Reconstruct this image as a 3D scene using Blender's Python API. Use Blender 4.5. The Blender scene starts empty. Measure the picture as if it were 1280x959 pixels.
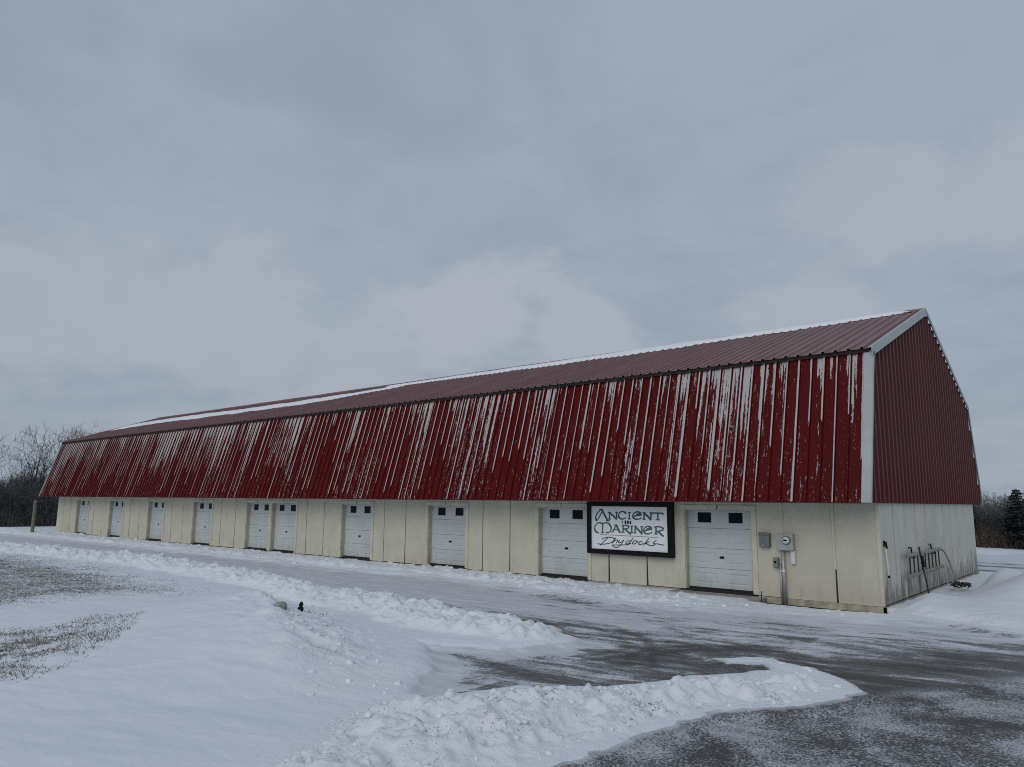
import bpy, math, random
import numpy as np
from mathutils import Vector, Matrix

random.seed(7)
rng = np.random.default_rng(11)
R = math.radians
scene = bpy.context.scene
col = scene.collection

# ------------------------------------------------------------------ camera
CAM = Vector((4.8428, -19.0891, 2.3105))
YAW, PITCH, ROLL, FPX = 0.7045, 0.1579, 0.0092, 923.51
fw = Vector((-math.sin(YAW) * math.cos(PITCH), math.cos(YAW) * math.cos(PITCH), math.sin(PITCH)))
rt0 = Vector((math.cos(YAW), math.sin(YAW), 0))
up0 = rt0.cross(fw)
rt = math.cos(ROLL) * rt0 + math.sin(ROLL) * up0
up = -math.sin(ROLL) * rt0 + math.cos(ROLL) * up0
cd = bpy.data.cameras.new('camera')
cd.sensor_fit = 'HORIZONTAL'
cd.sensor_width = 36
cd.lens = 36 * FPX / 1280
cd.clip_start = 0.1
cd.clip_end = 6000
cam = bpy.data.objects.new('camera', cd)
m = Matrix((rt, up, -fw)).transposed().to_4x4()
m.translation = CAM
cam.matrix_world = m
col.objects.link(cam)
scene.camera = cam

# ------------------------------------------------------------------ render settings
scene.render.engine = 'CYCLES'
scene.view_settings.view_transform = 'Standard'
scene.view_settings.look = 'None'
scene.view_settings.exposure = 0.0
scene.view_settings.gamma = 1
scene.view_settings.use_curve_mapping = False
scene.cycles.use_denoising = False
scene.cycles.max_bounces = 5
scene.cycles.filter_width = 1.0
scene.cycles.use_adaptive_sampling = False

# ------------------------------------------------------------------ node helpers
class S:
    """a socket with arithmetic"""
    def __init__(s, nt, sock): s.nt, s.k = nt, sock
    def _m(s, op, *a, clamp=False):
        n = s.nt.nodes.new('ShaderNodeMath'); n.operation = op; n.use_clamp = clamp
        for i, v in enumerate((s,) + a):
            if isinstance(v, S): s.nt.links.new(v.k, n.inputs[i])
            else: n.inputs[i].default_value = v
        return S(s.nt, n.outputs[0])
    def __add__(s, o): return s._m('ADD', o)
    __radd__ = __add__
    def __sub__(s, o): return s._m('SUBTRACT', o)
    def __rsub__(s, o): return (s * -1) + o
    def __mul__(s, o): return s._m('MULTIPLY', o)
    __rmul__ = __mul__
    def __truediv__(s, o): return s._m('DIVIDE', o)
    def floor(s): return s._m('FLOOR')
    def frac(s): return s._m('FRACT')
    def abs(s): return s._m('ABSOLUTE')
    def pow(s, p): return s._m('POWER', p)
    def clamp(s): return s._m('ADD', 0.0, clamp=True)
    def max(s, o): return s._m('MAXIMUM', o)
    def min(s, o): return s._m('MINIMUM', o)
    def step(s, a, b):
        n = s.nt.nodes.new('ShaderNodeMapRange'); n.interpolation_type = 'SMOOTHSTEP'
        s.nt.links.new(s.k, n.inputs['Value'])
        lo, hi, t0, t1 = (a, b, 0.0, 1.0) if a <= b else (b, a, 1.0, 0.0)
        n.inputs['From Min'].default_value = lo; n.inputs['From Max'].default_value = hi
        n.inputs['To Min'].default_value = t0; n.inputs['To Max'].default_value = t1
        return S(s.nt, n.outputs['Result'])

def wire(nt, v, inp):
    if isinstance(v, S): nt.links.new(v.k, inp)
    elif isinstance(v, (tuple, list)) and len(v) == 3 and inp.type == 'RGBA': inp.default_value = (*v, 1)
    else: inp.default_value = v

def vec(nt, x, y, z):
    n = nt.nodes.new('ShaderNodeCombineXYZ')
    for i, v in enumerate((x, y, z)): wire(nt, v, n.inputs[i])
    return S(nt, n.outputs[0])

def noise(nt, v, scale=1.0, detail=3.0, rough=0.55, dist=0.0, color=False):
    n = nt.nodes.new('ShaderNodeTexNoise')
    wire(nt, v, n.inputs['Vector'])
    n.inputs['Scale'].default_value = scale; n.inputs['Detail'].default_value = detail
    n.inputs['Roughness'].default_value = rough; n.inputs['Distortion'].default_value = dist
    return S(nt, n.outputs['Color' if color else 'Fac'])

def white(nt, v):
    n = nt.nodes.new('ShaderNodeTexWhiteNoise'); n.noise_dimensions = '1D'
    wire(nt, v, n.inputs['W']); return S(nt, n.outputs['Value'])

def voronoi(nt, v, scale, feature='F1', out='Distance'):
    n = nt.nodes.new('ShaderNodeTexVoronoi'); n.feature = feature
    wire(nt, v, n.inputs['Vector']); n.inputs['Scale'].default_value = scale
    return S(nt, n.outputs[out])

def mix(nt, f, a, b):
    n = nt.nodes.new('ShaderNodeMix'); n.data_type = 'RGBA'; n.clamp_factor = True
    wire(nt, f, n.inputs[0]); wire(nt, a, n.inputs[6]); wire(nt, b, n.inputs[7])
    return S(nt, n.outputs[2])

def xyz(nt, v):
    n = nt.nodes.new('ShaderNodeSeparateXYZ'); wire(nt, v, n.inputs[0])
    return [S(nt, n.outputs[i]) for i in range(3)]

def position(nt):
    return S(nt, nt.nodes.new('ShaderNodeNewGeometry').outputs['Position'])

def attr(nt, name):
    n = nt.nodes.new('ShaderNodeAttribute'); n.attribute_name = name
    return S(nt, n.outputs['Fac'])

def bump(nt, h, strength=0.5, dist=0.02):
    n = nt.nodes.new('ShaderNodeBump'); n.inputs['Strength'].default_value = strength
    n.inputs['Distance'].default_value = dist; wire(nt, h, n.inputs['Height'])
    return S(nt, n.outputs[0])

def material(name, build):
    mt = bpy.data.materials.new(name); mt.use_nodes = True
    nt = mt.node_tree; b = nt.nodes['Principled BSDF']
    r = build(nt)
    for k, v in r.items(): wire(nt, v, b.inputs[k])
    return mt

def plain(name, c, rough=0.6, metal=0.0, var=0.15, scale=6.0, spec=0.5, bmp=0.0):
    def f(nt):
        p = position(nt)
        n = noise(nt, p, scale, 5, 0.6)
        dark = tuple(x * (1 - var) for x in c); light = tuple(min(1, x * (1 + var)) for x in c)
        d = {'Base Color': mix(nt, n.step(0.3, 0.7), dark, light), 'Roughness': rough, 'Metallic': metal, 'Specular IOR Level': spec}
        if bmp: d['Normal'] = bump(nt, noise(nt, p, scale * 8, 4), bmp, 0.01)
        return d
    return material(name, f)

# ------------------------------------------------------------------ world: overcast sky
world = bpy.data.worlds.new('World'); scene.world = world; world.use_nodes = True
nt = world.node_tree
bg = nt.nodes['Background']
SUN_EL, SUN_AZ = R(32), R(168)          # azimuth measured from +Y clockwise
sky = nt.nodes.new('ShaderNodeTexSky'); sky.sky_type = 'NISHITA'; sky.sun_disc = False
sky.sun_elevation = SUN_EL; sky.sun_rotation = SUN_AZ; sky.air_density = 1.5; sky.dust_density = 4
d = S(nt, nt.nodes.new('ShaderNodeTexCoord').outputs['Generated'])
dx, dy, dz = xyz(nt, d)
zz = dz.max(0.0) + 0.18
cp = vec(nt, dx / zz, dy / zz, dz * 1.2)
big = noise(nt, cp, 0.9, 6, 0.58, 0.5)
fine = noise(nt, cp, 2.6, 6, 0.6, 0.3)
base = mix(nt, (big * 0.6 + fine * 0.4).step(0.36, 0.64), (0.292, 0.350, 0.430), (0.368, 0.423, 0.500))
# lighter cumulus puffs, round on top and dissolving downwards, scattered all round the horizon
edge = noise(nt, vec(nt, dx, dy, dz * 1.8), 5.0, 7, 0.6, 0.35) - 0.5
puffs = None
spots = [((-.66, .70, .255), .165, 1.0), ((-.565, .785, .225), .12, .85), ((-.77, .61, .17), .12, .6),
         ((-.86, .46, .215), .15, .7), ((-.95, .27, .20), .13, .6), ((-.20, .905, .36), .12, .65), ((-.07, .935, .345), .13, .65),
         ((-.32, .915, .235), .10, .6), ((.5, .8, .25), .2, .8), ((.85, .4, .28), .2, .8), ((.9, -.3, .22), .2, .8), ((.4, -.85, .27), .22, .8),
         ((-.3, -.9, .25), .2, .8), ((-.85, -.45, .24), .22, .8)]
for c, rad, amt in spots:
    l = math.sqrt(sum(v * v for v in c)); c = [v / l for v in c]
    ex, ey, ez = dx - c[0], dy - c[1], (dz - c[2]) * 1.35
    r = (ex * ex + ey * ey + ez * ez).pow(0.5) + edge * rad * 2.4
    pm = (r / rad).step(1.0, 0.45) * amt
    puffs = pm if puffs is None else puffs.max(pm)
skyc = mix(nt, puffs * 0.85, base, (0.43, 0.462, 0.525))
low = dz.step(0.30, 0.0)
skyc = mix(nt, low * 0.15, skyc, (0.375, 0.41, 0.49))
nish = nt.nodes.new('ShaderNodeVectorMath'); nish.operation = 'SCALE'; nt.links.new(sky.outputs[0], nish.inputs[0]); nish.inputs['Scale'].default_value = 0.10
final = mix(nt, 0.93, S(nt, nish.outputs[0]), skyc)
nt.links.new(final.k, bg.inputs['Color'])
bg.inputs['Strength'].default_value = 1.0

sd = bpy.data.lights.new('sun', 'SUN'); sd.energy = 0.8; sd.angle = R(45); sd.color = (1, .96, .9)
sun = bpy.data.objects.new('sun', sd); col.objects.link(sun)
sdir = Vector((math.sin(SUN_AZ) * math.cos(SUN_EL), math.cos(SUN_AZ) * math.cos(SUN_EL), math.sin(SUN_EL)))
sun.rotation_euler = (-sdir).to_track_quat('-Z', 'Y').to_euler()
sun.location = (0, -30, 40)

# ------------------------------------------------------------------ mesh helpers
class MB:
    def __init__(s): s.v, s.f = [], []
    def box(s, x0, x1, y0, y1, z0, z1):
        o = len(s.v)
        s.v += [(x, y, z) for z in (z0, z1) for y in (y0, y1) for x in (x0, x1)]
        s.f += [tuple(o + i for i in q) for q in ((0, 2, 3, 1), (4, 5, 7, 6), (0, 1, 5, 4), (2, 6, 7, 3), (0, 4, 6, 2), (1, 3, 7, 5))]
        return s
    def hexa(s, p):      # 8 points: 4 bottom loop, 4 top loop
        o = len(s.v); s.v += [tuple(q) for q in p]
        s.f += [tuple(o + i for i in q) for q in ((3, 2, 1, 0), (4, 5, 6, 7), (0, 1, 5, 4), (1, 2, 6, 5), (2, 3, 7, 6), (3, 0, 4, 7))]
        return s
    def beam(s, a, b, w, h, upv=(0, 0, 1)):
        a, b = Vector(a), Vector(b); d = (b - a).normalized(); u = Vector(upv)
        sx = d.cross(u).normalized(); u = sx.cross(d)
        P = []
        for e in (a, b):
            P.append([e + sx * i * w / 2 + u * j * h / 2 for i, j in ((-1, -1), (1, -1), (1, 1), (-1, 1))])
        return s.hexa(P[0] + P[1])
    def tube(s, pts, rad, n=8, cap=True):
        pts = [Vector(p) for p in pts]; k = len(pts)
        rads = rad if isinstance(rad, (list, tuple)) else [rad] * k
        o = len(s.v); prev = None
        for i, p in enumerate(pts):
            t = (pts[min(i + 1, k - 1)] - pts[max(i - 1, 0)]).normalized()
            ref = prev if prev is not None else (Vector((0, 0, 1)) if abs(t.z) < .9 else Vector((1, 0, 0)))
            a = (ref - t * ref.dot(t)).normalized(); prev = a; b = t.cross(a)
            for j in range(n):
                an = 2 * math.pi * j / n
                s.v.append(tuple(p + (a * math.cos(an) + b * math.sin(an)) * rads[i]))
        for i in range(k - 1):
            for j in range(n):
                j2 = (j + 1) % n
                s.f.append((o + i * n + j, o + i * n + j2, o + (i + 1) * n + j2, o + (i + 1) * n + j))
        if cap:
            s.f.append(tuple(o + j for j in reversed(range(n)))); s.f.append(tuple(o + (k - 1) * n + j for j in range(n)))
        return s
    def mesh(s, name, mat, smooth=False):
        me = bpy.data.meshes.new(name); me.from_pydata(s.v, [], s.f); me.update()
        if mat: me.materials.append(mat)
        if smooth: me.polygons.foreach_set('use_smooth', [True] * len(me.polygons))
        return me
    def build(s, name, mat, parent=None, smooth=False, bevel=0.0):
        return obj(name, s.mesh(name, mat, smooth), parent, bevel)

def obj(name, me, parent=None, bevel=0.0):
    o = bpy.data.objects.new(name, me); col.objects.link(o)
    if parent is not None: o.parent = parent
    if bevel:
        b = o.modifiers.new('bevel', 'BEVEL'); b.width = bevel; b.segments = 2; b.limit_method = 'ANGLE'
    return o

def empty(name, loc=(0, 0, 0)):
    o = bpy.data.objects.new(name, None); o.location = loc; o.empty_display_size = .2; col.objects.link(o); return o

def tag(o, label=None, cat=None, group=None, kind=None):
    for k, v in (('label', label), ('category', cat), ('group', group), ('kind', kind)):
        if v: o[k] = v
    return o

def np_mesh(name, verts, faces, mat, smooth=False):
    """verts (n,3), faces (m,k) arrays"""
    me = bpy.data.meshes.new(name); verts = np.asarray(verts, np.float32); faces = np.asarray(faces, np.int32)
    k = faces.shape[1]
    me.vertices.add(len(verts)); me.vertices.foreach_set('co', verts.ravel())
    me.loops.add(faces.size); me.loops.foreach_set('vertex_index', faces.ravel())
    me.polygons.add(len(faces)); me.polygons.foreach_set('loop_start', np.arange(0, faces.size, k, dtype=np.int32))
    if smooth: me.polygons.foreach_set('use_smooth', np.ones(len(faces), bool))
    me.update(calc_edges=True); me.validate()
    if mat: me.materials.append(mat)
    return me

# numpy gradient-free value noise
def vnoise(x, y, seed=0):
    xi, yi = np.floor(x), np.floor(y); fx, fy = x - xi, y - yi
    fx = fx * fx * fx * (fx * (fx * 6 - 15) + 10); fy = fy * fy * fy * (fy * (fy * 6 - 15) + 10)
    def h(a, b):
        n = (a.astype(np.int64) * 374761393 + b.astype(np.int64) * 668265263 + seed * 1442695041) & 0xffffffff
        n = ((n ^ (n >> 13)) * 1274126177) & 0xffffffff
        return ((n ^ (n >> 16)) & 0xffff) / 65535.0
    a, b, c, e = h(xi, yi), h(xi + 1, yi), h(xi, yi + 1), h(xi + 1, yi + 1)
    return (a + (b - a) * fx) * (1 - fy) + (c + (e - c) * fx) * fy

def fbm(x, y, octv=4, seed=0, gain=0.5):
    s = 0; a = 1; t = 0
    for i in range(octv):
        s = s + a * vnoise(x * 2 ** i + 13.7 * i, y * 2 ** i - 7.3 * i, seed + i); t += a; a *= gain
    return s / t

def sdf(poly, x, y):
    """signed distance, positive inside"""
    P = np.asarray(poly, float); d = np.full(x.shape, 1e18); ins = np.zeros(x.shape, bool)
    for i in range(len(P)):
        ax, ay = P[i]; bx, by = P[(i + 1) % len(P)]
        ex, ey = bx - ax, by - ay; px, py = x - ax, y - ay
        t = np.clip((px * ex + py * ey) / (ex * ex + ey * ey + 1e-12), 0, 1)
        d = np.minimum(d, (px - ex * t) ** 2 + (py - ey * t) ** 2)
        c = ((ay > y) != (by > y)) & (x < ex * (y - ay) / (ey if abs(ey) > 1e-12 else 1e-12) + ax)
        ins ^= c
    return np.where(ins, 1, -1) * np.sqrt(d)

def sstep(a, b, x):
    t = np.clip((x - a) / (b - a), 0, 1); return t * t * (3 - 2 * t)

# ------------------------------------------------------------------ materials
RIB0, RIBP = -52.26, 52.35 / 57 / 3      # first roof sheet and rib spacing
def m_ground(nt):
    p = position(nt); x, y, z = xyz(nt, p)
    bare, speck, grass, rough = attr(nt, 'bare'), attr(nt, 'speckle'), attr(nt, 'grass'), attr(nt, 'churn')
    # asphalt showing between streaks of snow dragged along the lane
    st = vec(nt, x * 0.45 + y * 0.10, y * 1.5 - x * 0.2, 0.0)
    n1 = noise(nt, st, 1.3, 6, 0.62, 0.4)
    n2 = noise(nt, vec(nt, x * 1.6, y * 5.0 - x * .9, 0.0), 3.0, 5, 0.7)
    n3 = noise(nt, p, 24.0, 3, 0.7)
    n4 = noise(nt, p, 0.5, 4, 0.6)
    cover = n1 * 0.55 + n2 * 0.25 + n3 * 0.20
    lim = bare * 0.62 + 0.19
    snow_thin = (cover - lim).step(-0.035, 0.05) * 0.62 + (cover - lim).step(-0.13, 0.06) * 0.38
    g = voronoi(nt, p, 30.0); g2 = noise(nt, p, 68.0, 3, 0.8); g3 = noise(nt, vec(nt, x, y, 0.0), 1.1, 5, 0.65, .4)
    grit = (g2 * 0.75 + g * 0.3 + (g3 - 0.5) * 0.85).step(0.44, 0.64)
    snow_thin = snow_thin.max((noise(nt, p, 42.0, 4, .75) + (n1 - .5) * .5).step(0.58, 0.70) * 0.30)
    snow_thin = mix(nt, speck, snow_thin, grit * 0.72)
    asph = mix(nt, noise(nt, p, 90, 3, .7).step(.35, .7), (0.046, 0.045, 0.043), (0.116, 0.113, 0.109))
    wet = n4.step(0.35, 0.65)
    asph = mix(nt, wet * 0.5, asph, (0.052, 0.052, 0.053))
    dirty = mix(nt, noise(nt, st, 2.2, 5, .6).step(.3, .7), (0.50, 0.525, 0.57), (0.66, 0.685, 0.73))
    lane = mix(nt, snow_thin, asph, dirty)
    # snow with a little grit where it has been churned by the plough
    dirtn = noise(nt, vec(nt, x * 1.0, y * 1.6, z), 24.0, 4, 0.72)
    gn = noise(nt, p, 1.2, 3, .5)
    dirt = (dirtn + (gn - .5) * .6).step(0.635, 0.70) * rough
    snow = mix(nt, noise(nt, p, 0.8, 4, .5), (0.67, 0.715, 0.78), (0.755, 0.79, 0.84))
    snow = mix(nt, rough * .6, snow, (0.83, 0.85, 0.88))
    snow = mix(nt, dirt * 0.8, snow, (0.13, 0.125, 0.12))
    # matted grass below thin snow
    gr = noise(nt, vec(nt, x * 1.0, y * 1.0, 0.0), 9.0, 6, 0.75)
    gcol = mix(nt, noise(nt, p, 14, 4, .7), (0.075, 0.064, 0.052), (0.20, 0.175, 0.135))
    gm = (gr + noise(nt, p, 30.0, 3, .7) * .5 + grass * 0.30 - 0.95).step(-0.01, 0.10) * grass.step(0.0, 0.2) * .85
    snow = mix(nt, gm, snow, gcol)
    k = (bare + (n3 - 0.5) * 0.10 + (n2 - .5) * .08).step(0.05, 0.10) * bare.step(0.0, 0.03)
    c = mix(nt, k, snow, lane)
    ro = mix(nt, k * (1.0 - snow_thin), (0.6, 0.6, 0.6), mix(nt, speck, (0.5, 0.5, 0.5), (0.8, 0.8, 0.8)))
    h = noise(nt, p, 11.0, 6, 0.65) * (0.35 + rough) + noise(nt, vec(nt, x * .6 + y * .3, y * 2.2, 0.0), 2.0, 4, .5) * 0.5 + (snow_thin * k) * 0.35
    return {'Base Color': c, 'Roughness': ro, 'Specular IOR Level': 0.3, 'Normal': bump(nt, h, 0.55, 0.05)}
M_GROUND = material('snow_and_asphalt', m_ground)

def m_peel(nt):
    """dark red sheet metal whose paint has peeled in long strips"""
    p = position(nt); x, y, z = xyz(nt, p)
    v = (z - 2.35) / 3.65
    rib = (x - RIB0) / RIBP - 0.5               # whole numbers on the crests of the ribs
    left = x.step(-16.0, -34.0)
    right = x.step(-13.0, -3.0)
    n1 = noise(nt, vec(nt, x * 9.0, 0.0, v * 0.5), 1.0, 2, 0.5)
    n2 = noise(nt, vec(nt, x * 34.0, 0.0, v * 36.0), 1.0, 5, 0.75)
    n2b = noise(nt, vec(nt, x * 16.0, 0.0, v * 7.0), 1.0, 4, 0.65)
    patch = noise(nt, vec(nt, x * 0.75, 0.0, v * 0.7), 1.0, 3, 0.5)
    f = rib.frac()
    top = v.step(1.0, 0.965)                    # no peeling in a strip just below the upper roof
    flank = (f - 0.115).abs().step(0.045, 0.055)     # unpeeled red on the rib flank puts its shade line into the colour
    score = n1 * 0.95 + n2b * 0.42 + n2 * 0.36 + (patch - 0.5) * 0.8 + v * (0.15 + left * 0.20) - left * 0.02 + right * 0.075 + v.step(.80, .96) * .05
    peel = score.step(1.125, 1.155)
    # long bare lines along the ribs, each with its own length and width
    rid = (rib + 0.25).floor()
    w1, w2, w3 = white(nt, rid * 1.37 + 4.1), white(nt, rid * 2.71 + 9.3), white(nt, rid * 3.91 + 1.7)
    g = (rib + 0.25).frac() - 0.25              # -0.25 .. 0.75 round a crest
    wid = 0.03 + w3 * w3 * (0.17 + right * 0.16) + (n2b - .5) * .14
    ln = (v - (0.70 - w1 * 0.88 + (n2b - .5) * .12)).step(-0.01, 0.01)
    line = (g + wid).step(-0.008, 0.008) * (g - 0.062).step(0.008, -0.008) * ln * w2.step(0.06, 0.09) * (n2 + patch * .7).step(0.54, 0.66)
    flake = (n2 + n2b * 0.7 + (patch - .5) * .4).step(0.975, 1.0) * v.step(1.0, .2).max(.5)
    mk = peel.max(line * 0.95).max(flake * .8) * top * flank
    red = mix(nt, noise(nt, vec(nt, x * 2.0, 0.0, v * 1.5), 1.0, 4, .6), (0.066, 0.0022, 0.0028), (0.100, 0.0045, 0.0055))
    sid = ((x - RIB0) / (RIBP * 3)).floor()
    red = mix(nt, white(nt, sid * 3.3) * .35, red, (0.060, 0.003, 0.006))
    grey = mix(nt, n2, (0.36, 0.35, 0.35), (0.56, 0.55, 0.56))
    return {'Base Color': mix(nt, mk, red, grey), 'Roughness': mix(nt, mk, (.5,) * 3, (.7,) * 3), 'Specular IOR Level': 0.10,
            'Normal': bump(nt, mk * -1.0 + noise(nt, p, 3, 2) * .6, .25, .01)}
M_PEEL = material('peeling_red_metal', m_peel)

def m_upper(nt):
    p = position(nt); x, y, z = xyz(nt, p)
    n = noise(nt, vec(nt, x * 2.2, y * 0.25, 0.0), 1.0, 4, .6)
    n2 = noise(nt, p, 18, 4, .7)
    sid = (x / 0.9144).floor()
    c = mix(nt, n, (0.150, 0.062, 0.064), (0.225, 0.115, 0.117))
    c = mix(nt, white(nt, sid) * .3, c, (0.12, 0.045, 0.05))
    frost = (n2 + n * .4).step(.62, .9) * .35
    return {'Base Color': mix(nt, frost, c, (.34, .29, .30)), 'Roughness': 0.5, 'Specular IOR Level': 0.4}
M_UPPER = material('pale_sheen_roof_metal', m_upper)  # paler red: sky reflection off the slope is put into the colour

def m_gable(nt):
    p = position(nt); x, y, z = xyz(nt, p)
    n = noise(nt, vec(nt, y * 1.4, z * 0.35, 0.0), 1.0, 5, .6)
    sid = (y / 1.14).floor()
    c = mix(nt, n, (0.072, 0.018, 0.019), (0.100, 0.030, 0.031))
    c = mix(nt, white(nt, sid) * .35, c, (0.066, 0.017, 0.019))
    c = mix(nt, z.step(4.0, 2.4) * .5, c, (0.088, 0.010, 0.012))
    return {'Base Color': c, 'Roughness': 0.5, 'Specular IOR Level': 0.15}
M_GABLE = material('dull_red_wall_metal', m_gable)

M_TRIM = plain('pale_grey_trim', (0.40, 0.43, 0.435), 0.5, var=.08, scale=2)
M_REDTRIM = plain('dark_red_trim', (0.085, 0.008, 0.010), 0.5, var=.2)

def m_siding(end):
    def f(nt):
        p = position(nt); x, y, z = xyz(nt, p)
        a = y if end else x
        n = noise(nt, p, 1.1, 4, .6)
        stain = noise(nt, vec(nt, a * 5.0, 0.0, z * 0.9), 1.0, 5, .65)
        grain = noise(nt, vec(nt, a * 40.0, 0.0, z * 2.0), 1.0, 3, .6)
        if end: c = mix(nt, n.step(.3, .7), (0.53, 0.52, 0.455), (0.62, 0.605, 0.535))
        else: c = mix(nt, n.step(.3, .7), (0.52, 0.503, 0.42), (0.585, 0.566, 0.48))
        lowz = z.step(1.1 if end else .7, -0.05)
        mk = (stain + lowz * (.30 if end else .12)).step(.60, .86) * (.75 if end else .32)
        c = mix(nt, mk, c, (0.105, 0.10, 0.088) if end else (0.22, 0.20, 0.15))
        flk = (noise(nt, vec(nt, a * 16., 0.0, z * 4.0), 1.0, 5, .75) + lowz * .12).step(.70, .74) * (.55 if end else .12)
        c = mix(nt, flk, c, (0.17, 0.16, 0.145))
        return {'Base Color': c, 'Roughness': .75, 'Specular IOR Level': .25, 'Normal': bump(nt, grain + n, .3, .006)}
    return f
M_SIDE = material('cream_plywood_siding', m_siding(False))
M_ENDS = material('weathered_cream_siding', m_siding(True))
M_DARKGAP = plain('rotten_dark_wood', (0.035, 0.031, 0.026), .9, var=.4, scale=9)
M_CREAM = plain('cream_trim_paint', (0.57, 0.55, 0.455), .65, var=.10, scale=3, spec=.25)
M_JAMB = plain('shaded_cream_jamb_paint', (0.46, 0.445, 0.37), .7, var=.12, scale=3, spec=.2)  # casing cream made darker: shade of the door reveal in the colour
M_SKIRT = plain('weathered_skirt_board', (0.42, 0.40, 0.32), .8, var=.3, scale=4, bmp=.3)
def m_door(nt):
    p = position(nt); x, y, z = xyz(nt, p)
    n = noise(nt, p, .9, 4, .6)
    c = mix(nt, n.step(.3, .7), (0.48, 0.52, 0.535), (0.555, 0.59, 0.60))
    dirt = (noise(nt, vec(nt, x * 6., 0., z * 1.2), 1.0, 5, .7) + z.step(.7, 0.0) * .2).step(.58, .9)
    return {'Base Color': mix(nt, dirt * .45, c, (.30, .30, .28)), 'Roughness': .45, 'Specular IOR Level': .35}
M_DOOR = material('white_door_enamel', m_door)
M_GLASS = plain('dark_window_glass', (0.005, 0.006, 0.007), .25, var=.1, spec=.10)
M_BLACK = plain('black_hardware', (0.010, 0.010, 0.011), .5, var=.3, spec=.1)
M_RUBBER = plain('black_seal_and_gap_shade', (0.014, 0.014, 0.014), .8, var=.3)
M_CONC = plain('grey_concrete', (0.30, 0.29, 0.265), .85, var=.25, scale=3, bmp=.3)
M_GALV = plain('galvanised_steel', (0.42, 0.43, 0.43), .45, .55, var=.2, scale=9)
M_BOXG = plain('grey_meter_enamel', (0.36, 0.38, 0.375), .5, var=.12)
M_BOXD = plain('slate_grey_box_enamel', (0.135, 0.16, 0.175), .5, var=.12)
M_BOXM = plain('green_grey_box_enamel', (0.20, 0.24, 0.235), .5, var=.12)
M_WHITEP = plain('white_plastic', (0.66, 0.66, 0.68), .45, var=.06)
M_ALU = plain('weathered_aluminium', (0.22, 0.225, 0.225), .5, .2, var=.3, scale=8)
M_SIGNW = plain('white_sign_board', (0.80, 0.82, 0.86), .5, var=.05, scale=2)
M_TEAL = plain('dark_teal_paint', (0.028, 0.080, 0.095), .5, var=.1)
M_GREEN = plain('grey_green_paint', (0.050, 0.125, 0.105), .5, var=.1)
M_DGREEN = plain('deep_green_script_paint', (0.024, 0.078, 0.068), .5, var=.1)
M_PURP = plain('grey_violet_rule_paint', (0.18, 0.17, 0.22), .5, var=.1)
M_SNOW = plain('settled_roof_snow', (0.80, 0.83, 0.87), .6, var=.05, scale=4, bmp=.2)
M_SNOWL = plain('broken_plough_snow', (0.76, 0.79, 0.835), .65, var=.10, scale=9, bmp=.3)
M_BARK = plain('grey_brown_bark', (0.075, 0.072, 0.070), .9, var=.3)
M_TWIG = plain('dark_twigs', (0.075, 0.072, 0.072), .9, var=.3)
M_TWIGG = plain('haze_grey_twigs', (0.14, 0.138, 0.145), .9, var=.25, scale=1)  # paler twigs for distant trees, with the haze put into the colour
M_BRUSH = plain('dark_thicket_stems', (0.078, 0.077, 0.078), .95, var=.5, scale=1.5)
M_BRUSHB = plain('brown_brush_stems', (0.12, 0.088, 0.07), .95, var=.4, scale=1.5)
M_SPRUCE = plain('dark_spruce_needles', (0.022, 0.032, 0.031), .8, var=.4, scale=3)
M_GRASS = plain('dry_winter_grass', (0.20, 0.175, 0.135), .9, var=.45, scale=4, spec=.1)
M_POST = plain('weathered_post_wood', (0.17, 0.155, 0.13), .9, var=.3, scale=8, bmp=.4)
M_STONE = plain('pale_field_stone', (0.27, 0.285, 0.285), .9, var=.35, scale=14, bmp=.5)
M_DIRT = plain('wet_dark_soil', (0.030, 0.024, 0.019), .9, var=.6, scale=14, bmp=.8)
M_RUST = plain('rusty_dark_steel', (0.030, 0.026, 0.025), .7, .3, var=.4, scale=12)

# ------------------------------------------------------------------ ground
def axis(segs):
    out = [segs[0][0]]
    for a, b, h in segs:
        n = max(1, int(round((b - a) / h))); out += list(np.linspace(a, b, n + 1)[1:])
    return np.array(out)
gx = np.concatenate([-np.geomspace(3000, 85, 12)[:-1], axis([(-85, -62, 1.4), (-62, -34, .36), (-34, -16, .13), (-16, -9, .065), (-9, 5.2, .04), (5.2, 9, .16), (9, 20, .8), (20, 60, 4)]), np.geomspace(60, 3000, 11)[1:]])
gy = np.concatenate([-np.geomspace(3000, 40, 10)[:-1], axis([(-40, -20, 2.0), (-20, -17.2, .3), (-17.2, -6, .04), (-6, 0.2, .05), (0.2, 2.5, .06), (2.5, 13, .14), (13, 30, .35), (30, 70, 1.2)]), np.geomspace(70, 3000, 12)[1:]])
X, Y = np.meshgrid(gx, gy)

LANE_UP = [(-90, -3.4), (-45, -2.9), (-32, -2.6), (-24, -2.45), (-17, -2.75), (-14.5, -2.1), (-9.7, -2.5), (-5.15, -3.3), (-2.7, -2.55), (-.9, -2.2), (.5, -1.6), (1.7, -1.15), (2.9, -1.9), (6, -2.4)]
FG_LOW = [(.1, -16), (.45, -13.3), (.54, -12.5), (.69, -11.3), (.81, -10.5), (1.43, -9.65), (1.82, -8.5)]
FG_TOP = [(1.52, -8.07), (.83, -7.6), (.13, -7.3), (-.45, -7.75), (-.27, -8.0), (.2, -7.7), (.5, -7.9), (.35, -8.5), (-.17, -9.2), (-.73, -10.5), (-1.66, -11.35), (-2.13, -12.55)]
LANE_LOW = [(-3.2, -8.0), (-4.1, -7.3), (-8.2, -7.1), (-11.1, -6.6), (-16.7, -5.8), (-21, -5.35), (-26.6, -5.2), (-31.6, -5.8), (-38, -7.1), (-90, -17)]
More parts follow.
